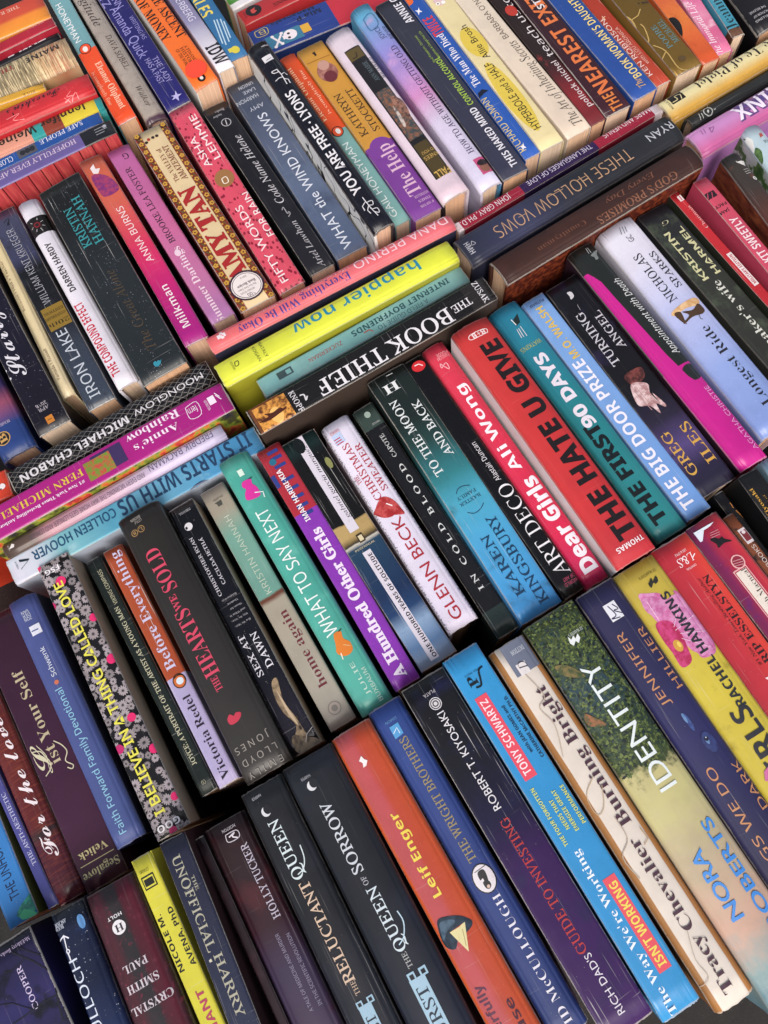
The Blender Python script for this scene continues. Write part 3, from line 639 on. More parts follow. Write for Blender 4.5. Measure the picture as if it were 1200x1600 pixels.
('p',(3551,3380,15512),(2050,225,1440),'l 0 dcc8b4 0.807 d8c8b4','R=d0c0b0','beige paperback with dark thin italic, Inheriting Secrets',[('t','The Art of Inheriting Secrets','I','4a4440',578,78,1008,82,0),('t', "BARBARA O'NEAL", 's','5a4e48',1453,86,637,50,0)]),
('p',(3715,3393,15445),(2050,148,1420),'l 0 6a1c24 0.148 8a2028 0.297 4a1c20 0.371 2a1c1c 0.742 241414','nz=a03030,25,.6,.75','dark red to black paperback in lowercase white, teach us',[('t','pollock michel','S-','d8c8c8',444,55,551,51,0),('t','teach us to','s','d8d0d0',1157,40,765,66,0),('e','b83020',1373,61,63,50)]),
('p',(3948,3378,15335),(2050,239,1440),'l 0 3c1824 0.668 321820','','maroon paperback with tall orange capitals, The Nearest Exit',[('t','THE','S','d87a30',105,115,180,100,0),('t','NEAREST EXIT','S','dc7030',824,105,1222,133,0),('t','STEIN','S','e0d8d8',1378,89,280,63,0)]),
('p',(4195,3379,15478),(2050,223,1460),'l 0 2a4f9c 0.575 244890','', "cobalt blue paperback with yellow capitals, Book Woman's Daughter", [('t','The','I','d8a850',123,93,96,58,0),('t', "BOOK WOMAN'S DAUGHTER", 'S-','ecd070',724,68,1092,72,0)]),
('p',(4369,3414,15441),(2050,133,1420),'l 0 b84028 0.511 a83420','','brick red narrow paperback with faint white name next to the cobalt one',[('t','KEN ROBINSON','s','e8d0c8',481,111,708,36,0),('t','with LOU ARONICA','s','e0b8a8',472,62,465,30,0),('l','e8b090',8,[840,112,854,70]),('l','e8b090',8,[869,93,818,90])]),
('p',(4615,3371,15181),(2050,245,1480),'l 0 8a6a2c 0.418 7e6026','foil=1','metallic gold paperback with pale swirls',[('t','MICHAEL','r','5a8286',425,53,274,48,0),('t','POORE','r','5a8286',401,126,272,47,0),('t','in','I','3a2c18',840,53,159,82,0),('l','bc9a54',10,[814,273,682,233,512,259,419,237,550,193,607,198]),('l','bc9a54',10,[682,233,692,164,741,112]),('l','bc9a54',10,[364,231,254,180,55,189,-16,115]),('l','bc9a54',10,[254,180,199,257,72,259]),('l','bc9a54',10,[419,237,381,302,271,292]),('e','5a4420',123,113,31,31)]),
('p',(4820,3365,14785),(2050,164,1440),'l 0 c04818 0.143 d86024 0.251 e07828 0.358 d0602c','nz=b03818,22,.55,.75','orange paperback with a black bird shape beside the gold one',[('q','16120f',[550,181,540,117,455,106,350,150,320,188,414,172,479,194])]),
('p',(4964,3382,13754),(2050,148,1420),'l 0 d87098 0.117 d4608c 0.204 e088a8 0.292 d86c98','nz=f0c0d0,20,.55,.7','marbled pink paperback with white italic at the top right',[('t','The Immortal Life','I','f4e4ec',285,114,642,52,0)]),
('p',(5110,3436,13920),(2050,106,1460),'c 0 5a3a28 0.0397 3a90a8','R=6a5850','sky blue paperback with brown low end and dark serif lettering at the top right',[('t','Jeanne','r','1c3038',276,67,407,88,0)]),
('h',(5517,3331,14415),(2120,321,1480),'l 0 1a181c 0.155 1a181c','R=3a3638','black hardcover with tiny white credit lines at the top right corner',[('t','THE RELEASE','s','c8c4c8',210,216,134,22,1),('t','AUTHOR OF','s','c8c4c8',160,218,121,22,1),('t','SELLING','s','c8c4c8',113,224,118,22,1)]),
('p',(4119,3282,-31103),(1996,98,1440),'c 0 dccad0 0.04 a01c38 0.32 34204c 0.68 a01c38 0.97 dccad0','','thin red, purple and white paperback above the charcoal one, Mars and Venus',[('t','MARS AND VENUS','s','e8dce0',320,20,452,49,0),('t','THE LANGUAGES OF LOVE','s','d8cce0',991,39,621,45,0),('t','JOHN GRAY, PH.D.','s','e8dce0',1705,48,467,51,0)]),
('h',(4028,3111,-31050),(2010,278,1540),'l 0 2a2a2e 0.5 26272f 0.75 3a3c5a 1 262838','nz=3a3a48,8,.5,.9','charcoal glossy hardcover with copper line lettering, These Hollow Vows',[('t','RYAN','g','b8b8c0',141,125,237,70,0),('t','THESE HOLLOW VOWS','s-','b8906c',1079,150,1269,111,0),('t','HMH','S','a8a8b0',1951,142,108,45,1),('l','a8a8b0',5,[1905,99,1889,133,1923,132,1905,99]),('l','b8906c',5,[1209,113,1064,121]),('l','b8906c',5,[941,120,855,126]),('l','b8906c',5,[1494,134,1419,140])]),
('h',(3955,2763,-31049),(1828,237,1600),'l 0 38201c 1 3a1e18','nz=4c2a22,10,.45,.8;Lp=tooled;tv=.4','brown leather-like book with faint blind-stamped title, Promises Every Day',[('t', "GOD'S PROMISES", 'r','80523c',601,190,732,59,0),('t','Every Day','I','7a4c38',599,95,451,49,0),('t','Countryman','r','6c4230',1267,144,430,45,0)]),
('h',(6232,3337,-31136),(2120,218,1460),'v 0 e4d8a4 .45 e0d098 .8 cc9c3c 1 a87c20','','cream and gold hardcover with large dark serif title starting The Te of',[('t','The Te of Piglet','r','2a2218',1325,66,910,89,0),('r','1c1812',1976,59,130,80,0),('l','d8c890',8,[2032,81,1981,78,1982,39,1935,46,1950,93]),('t','DUTTON','r','3a3020',2065,66,136,19,1)]),
('h',(6368,3128,-31112),(2120,115,1400),'l 0.601 2c2e2e 1 2a2c2c','','matte black spine with a white sunburst ring between gold and pink books',[('e','c8c8c0',1938,64,40,40),('e','2c2e2e',1938,64,32,32),('p','c8c8c0',[1925,48,1930,70,1951,81,1946,58]),('l','c8c8c0',6,[1972,33,1978,23]),('l','c8c8c0',6,[1902,19,1892,6]),('l','c8c8c0',6,[1891,79,1873,79]),('l','c8c8c0',6,[1958,115,1962,131]),('l','c8c8c0',6,[2016,41,2032,94]),('l','c8c8c0',6,[1996,49,2005,94])]),
('h',(6178,2923,-31191),(2120,248,1520),'v 0 cc8cc4 .4 c886c0 .8 c05c94 1 a04880','L=a86cac','candy pink hardcover with outlined white comic capitals',[('r','4a4088~8a5a80',1462,63,404,111,0),('t','JINX','S++','5a3a78',1491,90,423,139,0),('t','JINX','S','e8dcec',1491,90,415,130,0),('l','8a5088',5,[2005,53,2017,94]),('l','8a5088',5,[1979,53,1994,98]),('l','8a5088',5,[1933,66,1951,116,1903,81,1952,78])]),
('h',(4377,551,14540),(2120,185,1500),'l 0.499 a8c0cc 1 b8ccd4','Lp=garden','pale blue book with green leaves and white petals at the right edge',[('q','4a6a38~2c4a28',[2098,204,2026,176,2050,200]),('p','b04a3a',[2018,73,2018,50,1989,49,1978,83]),('q','d8d8d4',[2035,171,1978,149,1868,197,1959,199]),('q','3a5a30~5a7a40',[1917,163,1863,144,1771,182,1827,204]),('t','OS','r','4a5a60',1933,61,36,27,1)]),
('h',(4075,384,14764),(2120,153,1560),'l 0.403 6a3424 0.702 583028 0.851 38302c 1 3a3430','nz=8a4a2c,30,.55,.75;Lp=rust','rust and grey hardcover with small white emblem at the right edge',[('p','d8d4d0',[2034,82,2028,11,1975,35,1987,47]),('l','d8d4d0',4,[2044,80,1996,54]),('l','b8b4b0',4,[1950,70,1942,5]),('l','b8b4b0',4,[1929,74,1924,12]),('l','b8b4b0',4,[1909,73,1905,29]),('e','d8d4d0',1851,30,19,18),('e','38302c',1851,30,9,9)]),
('p',(3932,433,15403),(2050,126,1480),'l 0.398 c84460 1 cc4860','L=b83c58','rose red paperback with pale capitals beside a thin scarlet one, Kit Sweetly',[('t','KIT SWEETLY','S','f0d8dc',1413,69,447,68,0),('t','JAMIE','S','2c1820',1709,104,125,25,1),('t','PACTON','S','2c1820',1770,107,164,25,1),('r','2c1820',1884,107,128,57,1),('l','c84460',6,[1865,163,1912,137]),('l','c84460',6,[1861,127,1908,101]),('l','c84460',6,[1856,91,1904,65])]),
('p',(3818,473,15939),(2050,76,1420),'l 0.414 b8222c 1 c0242c','L=2a2c24','thin scarlet paperback with white Military Edition strip',[('t','Chapman','r','e0a8a8',1772,21,233,28,0),('r','e0d4d4',1225,29,330,41,0),('t','MILITARY EDITION','S','b01c28',1225,29,293,23,0),('r','e0d0d0',1978,27,54,34,0),('l','b8222c',7,[2002,25,1957,27])]),
('p',(3687,453,15879),(2050,273,1400),'l 0.247 2a2c28 0.624 30322c 1 1c1e26','nz=46503e,30,.5,.75','dark green-black paperback with pale yellow spaced capitals, a wife title below',[('t','KRISTIN','s+','ccc898',1567,180,491,50,0),('t','HARMEL','s+','ccc898',1566,63,487,47,0),('t', "winemaker's wife", 'R-','d4d4c8',801,132,952,61,0),('t','G','I','b8b490',1893,129,67,34,1)]),
('h',(3296,516,15752),(1972,314,1520),'l 0 7890cc 0.3 8ca0d8 0.55 b0b6e0 0.8 d4d0e2 1 dcd8e4','R=dcc4d0','pale lavender blue hardcover with a horse and rider, Longest Ride',[('t','NICHOLAS','r','24242c',1432,186,467,62,0),('t','SPARKS','r','24242c',1450,81,350,51,0),('t','Longest Ride','r','24242c',555,140,722,73,0),('q','c89860~e0b888',[1136,251,1152,148,1145,46,1108,28,1081,64,1105,153,1100,247]),('q','4a3422',[1096,190,1067,120,1092,56,1032,41,1005,76,1022,154,1010,224,1022,230,1047,166]),('q','4a3422',[1114,244,1102,200,1021,216,999,220,1034,236]),('l','3a2a1c',5,[1036,98,982,117,966,106]),('t','GC','s','3a3a44',1804,140,59,41,0),('l','4a4a54',4,[1925,153,1865,172]),('l','4a4a54',4,[1920,132,1859,149]),('l','4a4a54',4,[1913,114,1862,127])]),
('h',(2931,406,15787),(2059,228,1520),'c 0 c40a88 0.42 232624','L=2a1a26;gl=.3','magenta and black round-backed hardcover with white italic, Appointment with Death',[('e','232624',783,53,69,73),('p','c40a88',[1840,196,1726,161,1574,156,1280,141,994,127,767,102,672,64,545,67,520,372,1186,490,1863,467,1878,313]),('t','Appointment with Death','i','d8d8d8',1323,53,738,56,0),('t','AGATHA CHRISTIE','g','e890cc',362,44,565,37,0),('q','787c7a',[1953,93,1972,41,1973,16,1941,47,1903,58,1902,83,1927,80]),('l','a8a8a8',4,[2023,90,1972,95]),('l','a8a8a8',4,[2022,75,1969,77])]),
('p',(2691,396,15734),(1931,286,1440),'l 0 1c1a2c 0.1 2a2440 0.2 54447a 0.32 2a2438 0.45 141318 1 131318','nz=241e38,20,.5,.7','black paperback with purple clouds, gold surname and a feathery wing',[('t','TURNING','r','c4c0c8',1389,188,502,63,0),('t','ANGEL','r','c4c0c8',1404,75,356,60,0),('t','GREG','r','cc9c3c',350,223,367,67,0),('t','ILES','r','cc9c3c',351,69,346,68,0),('q','7a3c38~3a1c1c',[1040,195,1038,65,962,73,941,135,960,196]),('q','e0c4c4~a87878',[960,196,941,135,895,94,832,121,746,110,824,108,709,82,688,97,741,132,664,151,751,180,791,243,883,233]),('l','b08888',5,[930,180,765,170]),('l','b08888',5,[927,145,733,120]),('l','b08888',5,[907,207,716,187]),('q','c8c4c8',[1828,165,1818,133,1776,136,1765,169,1794,163]),('l','a8a4a8',3,[1702,155,1652,161])]),
('p',(2408,315,15813),(2015,192,1440),'l 0 6a98d8 1 7aa4dc','','light blue paperback with white capitals and a gold author name',[('t','THE BIG DOOR PRIZE','S','e8e4f0',738,120,1333,90,0),('t','M.O. WALSH','S','d8b444',1676,103,495,60,0),('t','PUTNAM','S','3a4a70',1959,94,120,24,1)]),
('h',(2206,293,15833),(2092,251,1460),'l 0 28888c 0.5 1c8088 1 2080a0','gl=.28','teal round-backed hardcover with black and white heavy capitals, 90 Days',[('t','THE FIRST','S+','10181c',532,147,854,100,0),('t','90 DAYS','S+','e4dce8',1278,134,678,90,0),('t','WATKINS','s','b0b050',1704,134,172,36,1),('p','1a2a2c',[1951,128,1978,71,1907,94,1893,138]),('l','e0e0e0',7,[1960,141,1901,133]),('l','e0d8d8',5,[1878,114,1784,117]),('l','e0d8d8',5,[1870,135,1790,141]),('l','e0d8d8',5,[1870,150,1791,159])]),
('h',(1863,268,15781),(2028,315,1670),'l 0 b82430 0.2 c8262c 1 c62c2a','L=dcd8d8','wide glossy red hardcover with distressed black capitals, Hate U Give',[('t','THE HATE U GIVE','S+','1a1012',992,123,1691,144,0),('t','THOMAS','S','f0e4e8',106,146,210,36,1),('t','B+B','S','f0d8d8',1925,147,104,42,1),('l','f0d8d8',6,[1903,83,1908,215,1945,209,1938,83,1903,83])]),
('h',(1538,276,15797),(2100,186,1490),'l 0 c8205a 0.2 d81c4c 1 d8344c','gl=.25;R=c0c0c4','hot pink round-backed hardcover with heavy white lettering, Dear Girls',[('t','Dear Girls','S+','f0e8f0',479,85,775,106,0),('t','Ali Wong','S','f0e8f0',1331,104,772,71,0),('t','RANDOM','s','f0a8b0',1975,74,96,26,1),('t','HOUSE','s','f0a8b0',2002,68,93,27,1),('l','f0a8b0',7,[1940,124,1867,91,1924,83,1904,132,1940,124])]),
('p',(1334,294,15743),(2063,155,1500),'l 0 0e0d10 1 0d0c0f','gl=.25','glossy jet black paperback with white slim capitals and a red oval',[('t','ART DECO','r-','e8e4e8',516,59,757,102,0),('t','Alastair Duncan','s','e0dce0',1100,60,333,37,0),('t','WORLD','s','c04a6a',79,50,99,24,1),('t','OF ART','s','c04a6a',114,47,91,24,1),('e','d01c24',1984,71,43,53),('l','f0e0e0',8,[2001,97,1998,62,1971,42])]),
('p',(1164,295,15672),(2070,314,1500),'l 0 3a90d4 0.3 44a0d0 0.45 44a4c0 0.55 2c7c84 0.7 22403e 0.8 1a2624 1 1c2422','nz=2c3a38,18,.55,.8;gl=.3','wide teal to dark green paperback, To the Moon and Back',[('t','TO THE MOON','r','dce0e0',1511,228,669,63,0),('t','AND BACK','r','dce0e0',1515,92,498,60,0),('t','BAXTER','r','20405a',915,148,167,25,1),('t','FAMILY','r','20405a',960,150,150,25,1),('l','20405a',5,[1001,208,1025,180,1027,139,1006,93]),('l','20405a',5,[847,212,819,178,821,125,848,81]),('t','KAREN','r','163a5a',409,206,478,65,0),('t','KINGSBURY','r','163a5a',400,100,696,70,0),('t','H','R','e0e0e0',1941,179,120,72,1),('l','c0c0c0',5,[2039,165,2036,112])]),
('p',(851,308,15812),(1957,170,1400),'c 0 2c3a38 0.1 17171b 0.9 3a4a44','gl=.25','slim black paperback with widely spaced white capitals, In Cold Blood',[('t','I N   C O L D   B L O O D','r','d8d8d8',883,79,1082,37,0),('t','CAPOTE','r','c8c8c8',1592,77,204,32,0),('t','VINTAGE','s','c0c0c0',1794,58,64,15,1),('e','98a89c',1880,82,26,23)]),
('h',(639,496,15816),(1750,229,1480),'l 0 d4cade 0.5 dcd4e6 1 e0d8e8','pat=frost;R=1c1a1e','white snowy-edged hardcover with red Christmas lettering',[('t','CHRISTMAS','r','b02838',1302,140,492,53,0),('t','SWEATER','r','b02838',1302,65,411,47,0),('t','THE','r','b02838',1267,194,69,31,0),('t','GLENN BECK','g','a81c2c',472,119,822,79,0),('q','a01c20~c44a48',[1020,195,1063,117,1010,61,924,43,876,55,980,219]),('q','a01c20~c44a48',[980,219,928,181,903,126,927,77,1007,203]),('l','f0e8e8',8,[1007,116,969,86]),('r','b8c8e8',1609,156,88,74,0),('l','c03040',8,[1615,190,1612,138]),('l','c03040',8,[1595,189,1592,137]),('l','c03040',8,[1574,186,1572,131]),('t','THRESHOLD','s','b02838',1671,153,76,23,1)]),
('p',(393,385,15862),(1922,276,1420),'l 0 98acc8 0.08 5a7aa4 0.16 8aa4c4 0.22 24406a 0.3 1c3054 0.5 24425c 0.515 d0c8b8 0.52 16140f 0.55 b89a60 0.6 b89a60 0.605 121110 0.9 101010 1 1c3838','R=d0b8ac;gl=.25','black and blue paperback with a gold band and white title strips',[('r','d8d0dc',472,150,880,64,0),('t','ONE HUNDRED YEARS OF SOLITUDE','S','141218',465,140,842,29,0),('r','d8d0dc',1496,142,832,74,0),('t','gabriel garcia marquez','I','141218',1507,130,648,31,0),('l','141218',5,[1527,125,1539,126]),('l','141218',5,[1679,131,1692,132]),('e','8a8a50',1622,39,48,22),('e','0e1414',1849,162,65,42),('r','3a2c18',1014,133,68,46,0),('r','d8c8a0',1013,132,43,31,0),('t','PERENNIAL','s','d8c8a0',946,138,158,15,3)]),
('p',(95,361,15740),(1981,189,1440),'c 0 8a34b0 0.71 b02838','','violet paperback with fat white serif title and a red striped top',[('t','A Hundred Other Girls','R+','ecdcf0',660,102,1199,73,0),('r','2c3c88',1927,80,83,27,3),('r','2c3c88',1874,77,86,27,3),('r','2c3c88',1806,82,89,26,3),('r','2c3c88',1687,84,95,26,3),('r','2c3c88',1608,86,91,26,3),('r','2c3c88',1533,88,92,26,3),('r','2c3c88',1458,92,89,26,3),('r','2c3c88',1388,92,88,26,3),('r','2c3c88',1710,185,104,60,2),('e','1c6a88',1854,116,27,27),('t','IMAN HARIRI-KIA','S','f0e8ec',1558,113,449,38,0)]),
('h',(-123,330,15828),(2071,238,1480),'l 0 54b0a0 0.4 48a898 1 44a494','nz=6ac0b0,22,.5,.8;gl=.28','turquoise glossy hardcover with tall white capitals, a pear and a chair',[('t','WHAT TO SAY NEXT','s','e8f0ec',1086,131,1035,90,0),('t','JULIE','s','c0dccc',224,120,245,28,0),('t','BUXBAUM','s','c0dccc',155,69,246,28,0),('q','e07c1c',[566,127,571,90,558,73,513,83,472,57,418,64,399,100,410,143,450,169,497,150]),('l','2c3820',7,[567,88,576,62]),('l','f0e0c8',7,[435,145,391,154]),('l','e8b070',6,[476,104,444,65]),('q','d8289a',[1850,150,1853,109,1842,81,1804,89,1773,73,1699,80,1709,173,1753,176,1792,148,1815,162]),('p','1c4a48',[1855,101,1857,60,1844,77]),('l','e8f0ec',8,[1737,106,1716,51,1673,61]),('r','d8ecdc',1922,121,39,53,1)]),
('p',(-405,357,15694),(1934,192,1420),'l 0 a09488 0.1 a8a092 0.5 a49a88 0.515 6a3c2c 0.525 6a3c2c 0.53 6a9c8e 0.8 70a090 0.9 a09684 1 988c7c','R=282428','greige and sage green paperback with maroon lowercase, home again',[('t','home again','R-','6a2430',581,86,593,64,0),('t','KRISTIN HANNAH','s-','ccd0bc',1360,99,653,44,0),('e','807870',125,93,46,46),('e','a89a8e',125,93,39,39),('e','807870',125,93,22,22),('t','BALLANTINE','s','4a4840',1836,92,77,14,1),('p','4a4840',[1813,130,1816,76,1777,82,1777,116,1799,117])]),
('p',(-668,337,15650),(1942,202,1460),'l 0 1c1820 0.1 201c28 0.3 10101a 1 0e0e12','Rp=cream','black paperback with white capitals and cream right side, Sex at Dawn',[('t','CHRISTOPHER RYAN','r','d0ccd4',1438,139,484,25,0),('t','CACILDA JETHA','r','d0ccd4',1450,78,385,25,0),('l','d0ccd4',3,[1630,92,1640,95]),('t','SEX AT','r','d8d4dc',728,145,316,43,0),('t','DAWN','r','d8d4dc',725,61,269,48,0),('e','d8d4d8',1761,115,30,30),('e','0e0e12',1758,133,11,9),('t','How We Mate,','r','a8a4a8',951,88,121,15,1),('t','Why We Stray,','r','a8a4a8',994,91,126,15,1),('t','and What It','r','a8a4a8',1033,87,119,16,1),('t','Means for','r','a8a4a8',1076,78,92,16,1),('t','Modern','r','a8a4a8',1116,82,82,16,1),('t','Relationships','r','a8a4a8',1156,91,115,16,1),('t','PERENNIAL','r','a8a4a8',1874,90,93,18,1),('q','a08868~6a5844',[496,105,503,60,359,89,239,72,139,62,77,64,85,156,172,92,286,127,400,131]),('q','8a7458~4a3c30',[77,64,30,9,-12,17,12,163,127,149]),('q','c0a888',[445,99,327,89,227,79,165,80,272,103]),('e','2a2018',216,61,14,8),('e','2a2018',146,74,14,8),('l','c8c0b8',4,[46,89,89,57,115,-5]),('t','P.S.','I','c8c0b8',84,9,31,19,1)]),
('h',(-876,334,15649),(2031,331,1560),'l 0 3a3634 0.3 302c2b 0.6 2c2827 1 26221f','','broad charcoal hardcover with ornate red lettering and a small red heart',[('t','THE','R','c83a58',667,202,104,48,0),('t','HEARTS','R-','d03e5c',974,199,502,103,0),('t','WE','R','c83a58',1291,206,121,49,0),('t','SOLD','R-','d03e5c',1551,195,332,104,0),('q','c03048',[425,246,448,218,427,197,438,176,424,147,398,160,381,197,387,241]),('t','E M I L Y','s','989088',41,163,246,44,1),('t','L L O Y D','s','989088',128,164,246,44,1),('t','J O N E S','s','989088',219,172,247,45,1),('e','b08a50',1887,188,25,25),('e','26221f',1887,188,21,21),('e','b08a50',1884,242,25,25),('e','26221f',1884,242,21,21),('t','L','r','b08a50',1887,188,21,23,1),('t','B','r','b08a50',1884,242,21,23,1),('t','LITTLE','s','a8a098',1948,184,55,21,1),('t','BROWN','s','a8a098',1975,193,74,21,1)]),
('p',(-1246,418,15790),(1852,144,1420),'c 0 b0a4cc 0.43 a8451c','','rust orange and lavender paperback, Before Everything',[('t','Before Everything','R-','ccc4e0',1335,75,957,67,0),('t','Victoria Redel','R-','2a2030',345,71,612,55,0),('e','1a1008',761,64,52,46),('e','d06a28',761,64,45,39),('e','d8e4ec',760,61,25,25),('l','1a1008',7,[793,89,801,60,785,27,746,25])]),
('p',(-1424,437,15789),(1859,117,1360),'l 0 14201c 1 121c18','','narrow dark green worn paperback with small pale lettering',[('t','JOYCE: A PORTRAIT OF THE ARTIST AS A YOUNG MAN','r','ccc8a8',830,61,1241,32,0),('t','VIKING COMPASS','s','c0bc9c',1613,51,288,28,0),('t','CO','r','b8b498',82,60,28,28,1)]),
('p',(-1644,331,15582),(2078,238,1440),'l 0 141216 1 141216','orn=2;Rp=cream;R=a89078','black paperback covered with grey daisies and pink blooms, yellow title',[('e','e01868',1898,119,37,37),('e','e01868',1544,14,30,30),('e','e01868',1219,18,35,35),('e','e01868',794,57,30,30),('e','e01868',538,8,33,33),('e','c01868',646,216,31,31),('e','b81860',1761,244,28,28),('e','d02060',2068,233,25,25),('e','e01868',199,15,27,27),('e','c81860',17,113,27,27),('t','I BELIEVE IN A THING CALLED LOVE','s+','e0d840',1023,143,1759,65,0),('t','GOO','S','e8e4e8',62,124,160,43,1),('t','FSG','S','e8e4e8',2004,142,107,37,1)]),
('h',(-1938,424,15708),(1843,203,1460),'l 0 46548c 1 46508a','R=38384a;gl=.5','matte denim blue hardcover with a dark illustrated side, Faith Forward',[('t','Faith Forward Family Devotional','s','8cc4dc',599,109,1053,46,0),('t','Schwenk','s','d8dce8',1331,98,228,33,0),('e','c86a4a',1172,102,16,16),('r','d8d8e4',1579,84,73,72,0),('l','46548c',9,[1578,114,1575,66]),('t','ZON','s','d0d4e0',1674,100,52,24,1),('t','DER','s','d0d4e0',1702,101,53,24,1),('t','VAN','s','d0d4e0',1730,101,53,24,1)]),
('p',(-2176,288,15700),(2025,290,1320),'l 0 3c1a28 0.2 44203a 0.6 3c1c34 1 341828','L=2a1018','plum maroon book with gilt lettering, List Your Self',[('t','ist Your Self','R-','bcae8c',1213,143,720,71,0),('t','L','X','d0c8a8',927,224,235,85,0),('l','d0c8a8',7,[1003,261,982,210,932,191,884,177,842,190,812,238]),('l','d0c8a8',7,[999,102,947,65,889,50,838,82,789,49,768,63,792,88]),('t','Velick','R','c8ba84',227,147,200,49,1),('t','Segalove','R','c8ba84',99,143,250,51,1),('l','c8ba84',5,[166,25,171,260])]),
('h',(-2461,318,15849),(2007,198,1340),'l 0 4a1628 0.2 4c1826 0.23 2c2428 0.26 5a1c20 0.6 64221f 1 481426','pat=wood','reddish wood-grained book with looping white script',[('t','For the love','X','e8dce0',801,89,1026,85,0)]),
('p',(-2668,340,15995),(2050,73,1300),'l 0 4a4c90 0.779 4a4688','','thin periwinkle paperback with small serif capitals, Anti-Aesthetic',[('t','THE ANTI-AESTHETIC','r','bcbcdc',558,31,525,28,0)]),
('p',(-2790,353,15729),(2050,208,1320),'l 0 2a7cc4 0.644 2c74b8','R=5a5c28','sky blue paperback with tropical green leaves, Unhoneymooners',[('t','THE UNHONEYMOONERS','g','16284c',527,95,744,62,0),('q','2a9a80~1c6a60',[62,125,105,76,131,19,157,-23,108,6,95,-43,63,2,42,-35,24,34,29,93]),('q','34aa78',[66,108,68,61,6,3,17,98]),('q','2a9a80',[693,-46,633,-69,515,-35,574,-12]),('p','58b090',[555,-20,532,-58,480,-44,490,-1]),('l','1c6a60',5,[55,113,116,-6])]),
('p',(-2674,-1745,16038),(2050,509,1540),'l 0.702 1e1a3e 0.821 2c265c 0.881 241f4c 0.97 1c1838 1 16141e','nz=0e0c1c,16,.5,.62','purple paperback with bare black branches at the bottom left corner',[('t','COOPER','r','c8b8d8',1751,155,266,35,0),('t','McElderry Books','r','a898b8',1990,124,201,25,1),('l','100e1c',11,[1478,41,1620,16,1730,-22,1888,-8,1998,-31]),('l','100e1c',8,[1730,-22,1863,62,1975,157]),('l','100e1c',6,[1814,-18,1873,13,1968,101]),('l','100e1c',7,[1620,16,1627,114,1621,233,1621,319]),('l','100e1c',5,[1624,173,1723,272,1754,344]),('l','100e1c',5,[1901,103,1883,184,1897,251]),('t','S','I','d8d0e0',1442,151,106,72,1)]),
('h',(-2462,-1838,15432),(2120,220,1560),'l 0.657 1c2a50 0.794 141c38 0.931 18203c 1 20242e','nz=2c5490,16,.55,.75;pat=stars','midnight blue round-backed book with white arrow and tall thin capitals',[('t','CULLOCH','s','d0d8e8',1578,172,506,61,0),('l','e0e0ec',9,[1833,184,1886,185,1977,171]),('l','e0e0ec',9,[1960,218,1979,170,1952,144]),('e','e0e0ec',1887,179,14,14),('e','141c38',1887,179,7,7),('t','ANCHOR','r','c0c8d8',2053,164,87,23,1),('t','BOOKS','r','c0c8d8',2030,188,80,23,1),('e','5a90c8',2002,43,43,20)]),
('h',(-2120,-1860,15418),(2120,326,1580),'v 0 241a1e .15 581428 .35 4a1424 .42 282428 .6 2a2428 .75 4a1c28 1 38181f','nz=6a2438,120,.55,.7','maroon and grey textured hardcover with three names printed crosswise under a white circle',[('t','CRYSTAL','R','c8bcc4',1408,168,269,45,1),('t','SMITH','R','c8bcc4',1528,174,202,46,1),('t','PAUL','R','c8bcc4',1638,177,157,44,1),('e','e0dce0',1872,183,42,42),('t','H','R','28242a',1869,182,52,42,1),('t','HOLT','S','d8d4d8',1939,186,93,21,1)]),
('p',(-1939,-1740,15492),(2050,140,1560),'l 0.481 d0c828 1 d2ca2c','','bright yellow paperback with black author capitals and red word below',[('t','NICOLE M.','S','1c1a14',1517,110,349,32,0),('t','AVENA, PhD','S','1c1a14',1522,30,360,32,0),('t','PREGNANT','S','b03458',963,65,498,47,0),('r','1a1a12',1891,78,81,84,0),('r','d0c828',1891,78,63,71,0),('r','1a1a12',1891,79,43,61,0),('t','CITADEL','s','1a1a12',1962,84,64,18,1)]),
('p',(-1776,-1748,15061),(2050,168,1640),'l 0.453 2c3048 1 26283a','R=3a2428','dark navy paperback reading downward in pale storybook capitals beside the yellow one',[('t','UNOFFICIAL','r','aca894',1656,99,581,54,2),('t','HARRY','r','aca894',1163,79,363,52,2),('t','THE','r','aca894',1753,49,88,20,2),('p','c8c4b0',[1329,139,1334,123,1316,121,1316,137])]),
('p',(-1625,-1827,15506),(2050,58,1520),'l 0.422 2a1820 0.653 241218 1 1c1014','nz=3a2028,20,.5,.7','thin dark wine paperback sunk low between the navy storybook spine and a grey-purple hardcover',[('l','6a6468',16,[1161,-33,822,-30]),('l','b08a50',4,[1353,-14,1187,-32])]),
('h',(-1352,-1891,15460),(2120,281,1520),'l 0.373 40324c 0.561 3a2c48 0.686 300e1c 0.812 280f18 1 241014','nz=4a1820,12,.5,.7;L=381c22','wine red hardcover with small grey capitals, a tale of medicine and murder',[('t','HOLLY TUCKER','r','bcb4c4',1703,80,479,46,0),('t','A TALE OF MEDICINE AND MURDER','s','9088a0',1156,124,464,22,0),('t','IN THE SCIENTIFIC REVOLUTION','s','9088a0',1143,64,430,22,0),('l','c8c0c8',5,[2037,156,2033,82,1988,83,1991,157,2037,156]),('t','NORTON','s','c0b8c0',2064,121,88,18,1),('l','e0d8e0',8,[2015,141,2027,97,2011,120,1989,93])]),
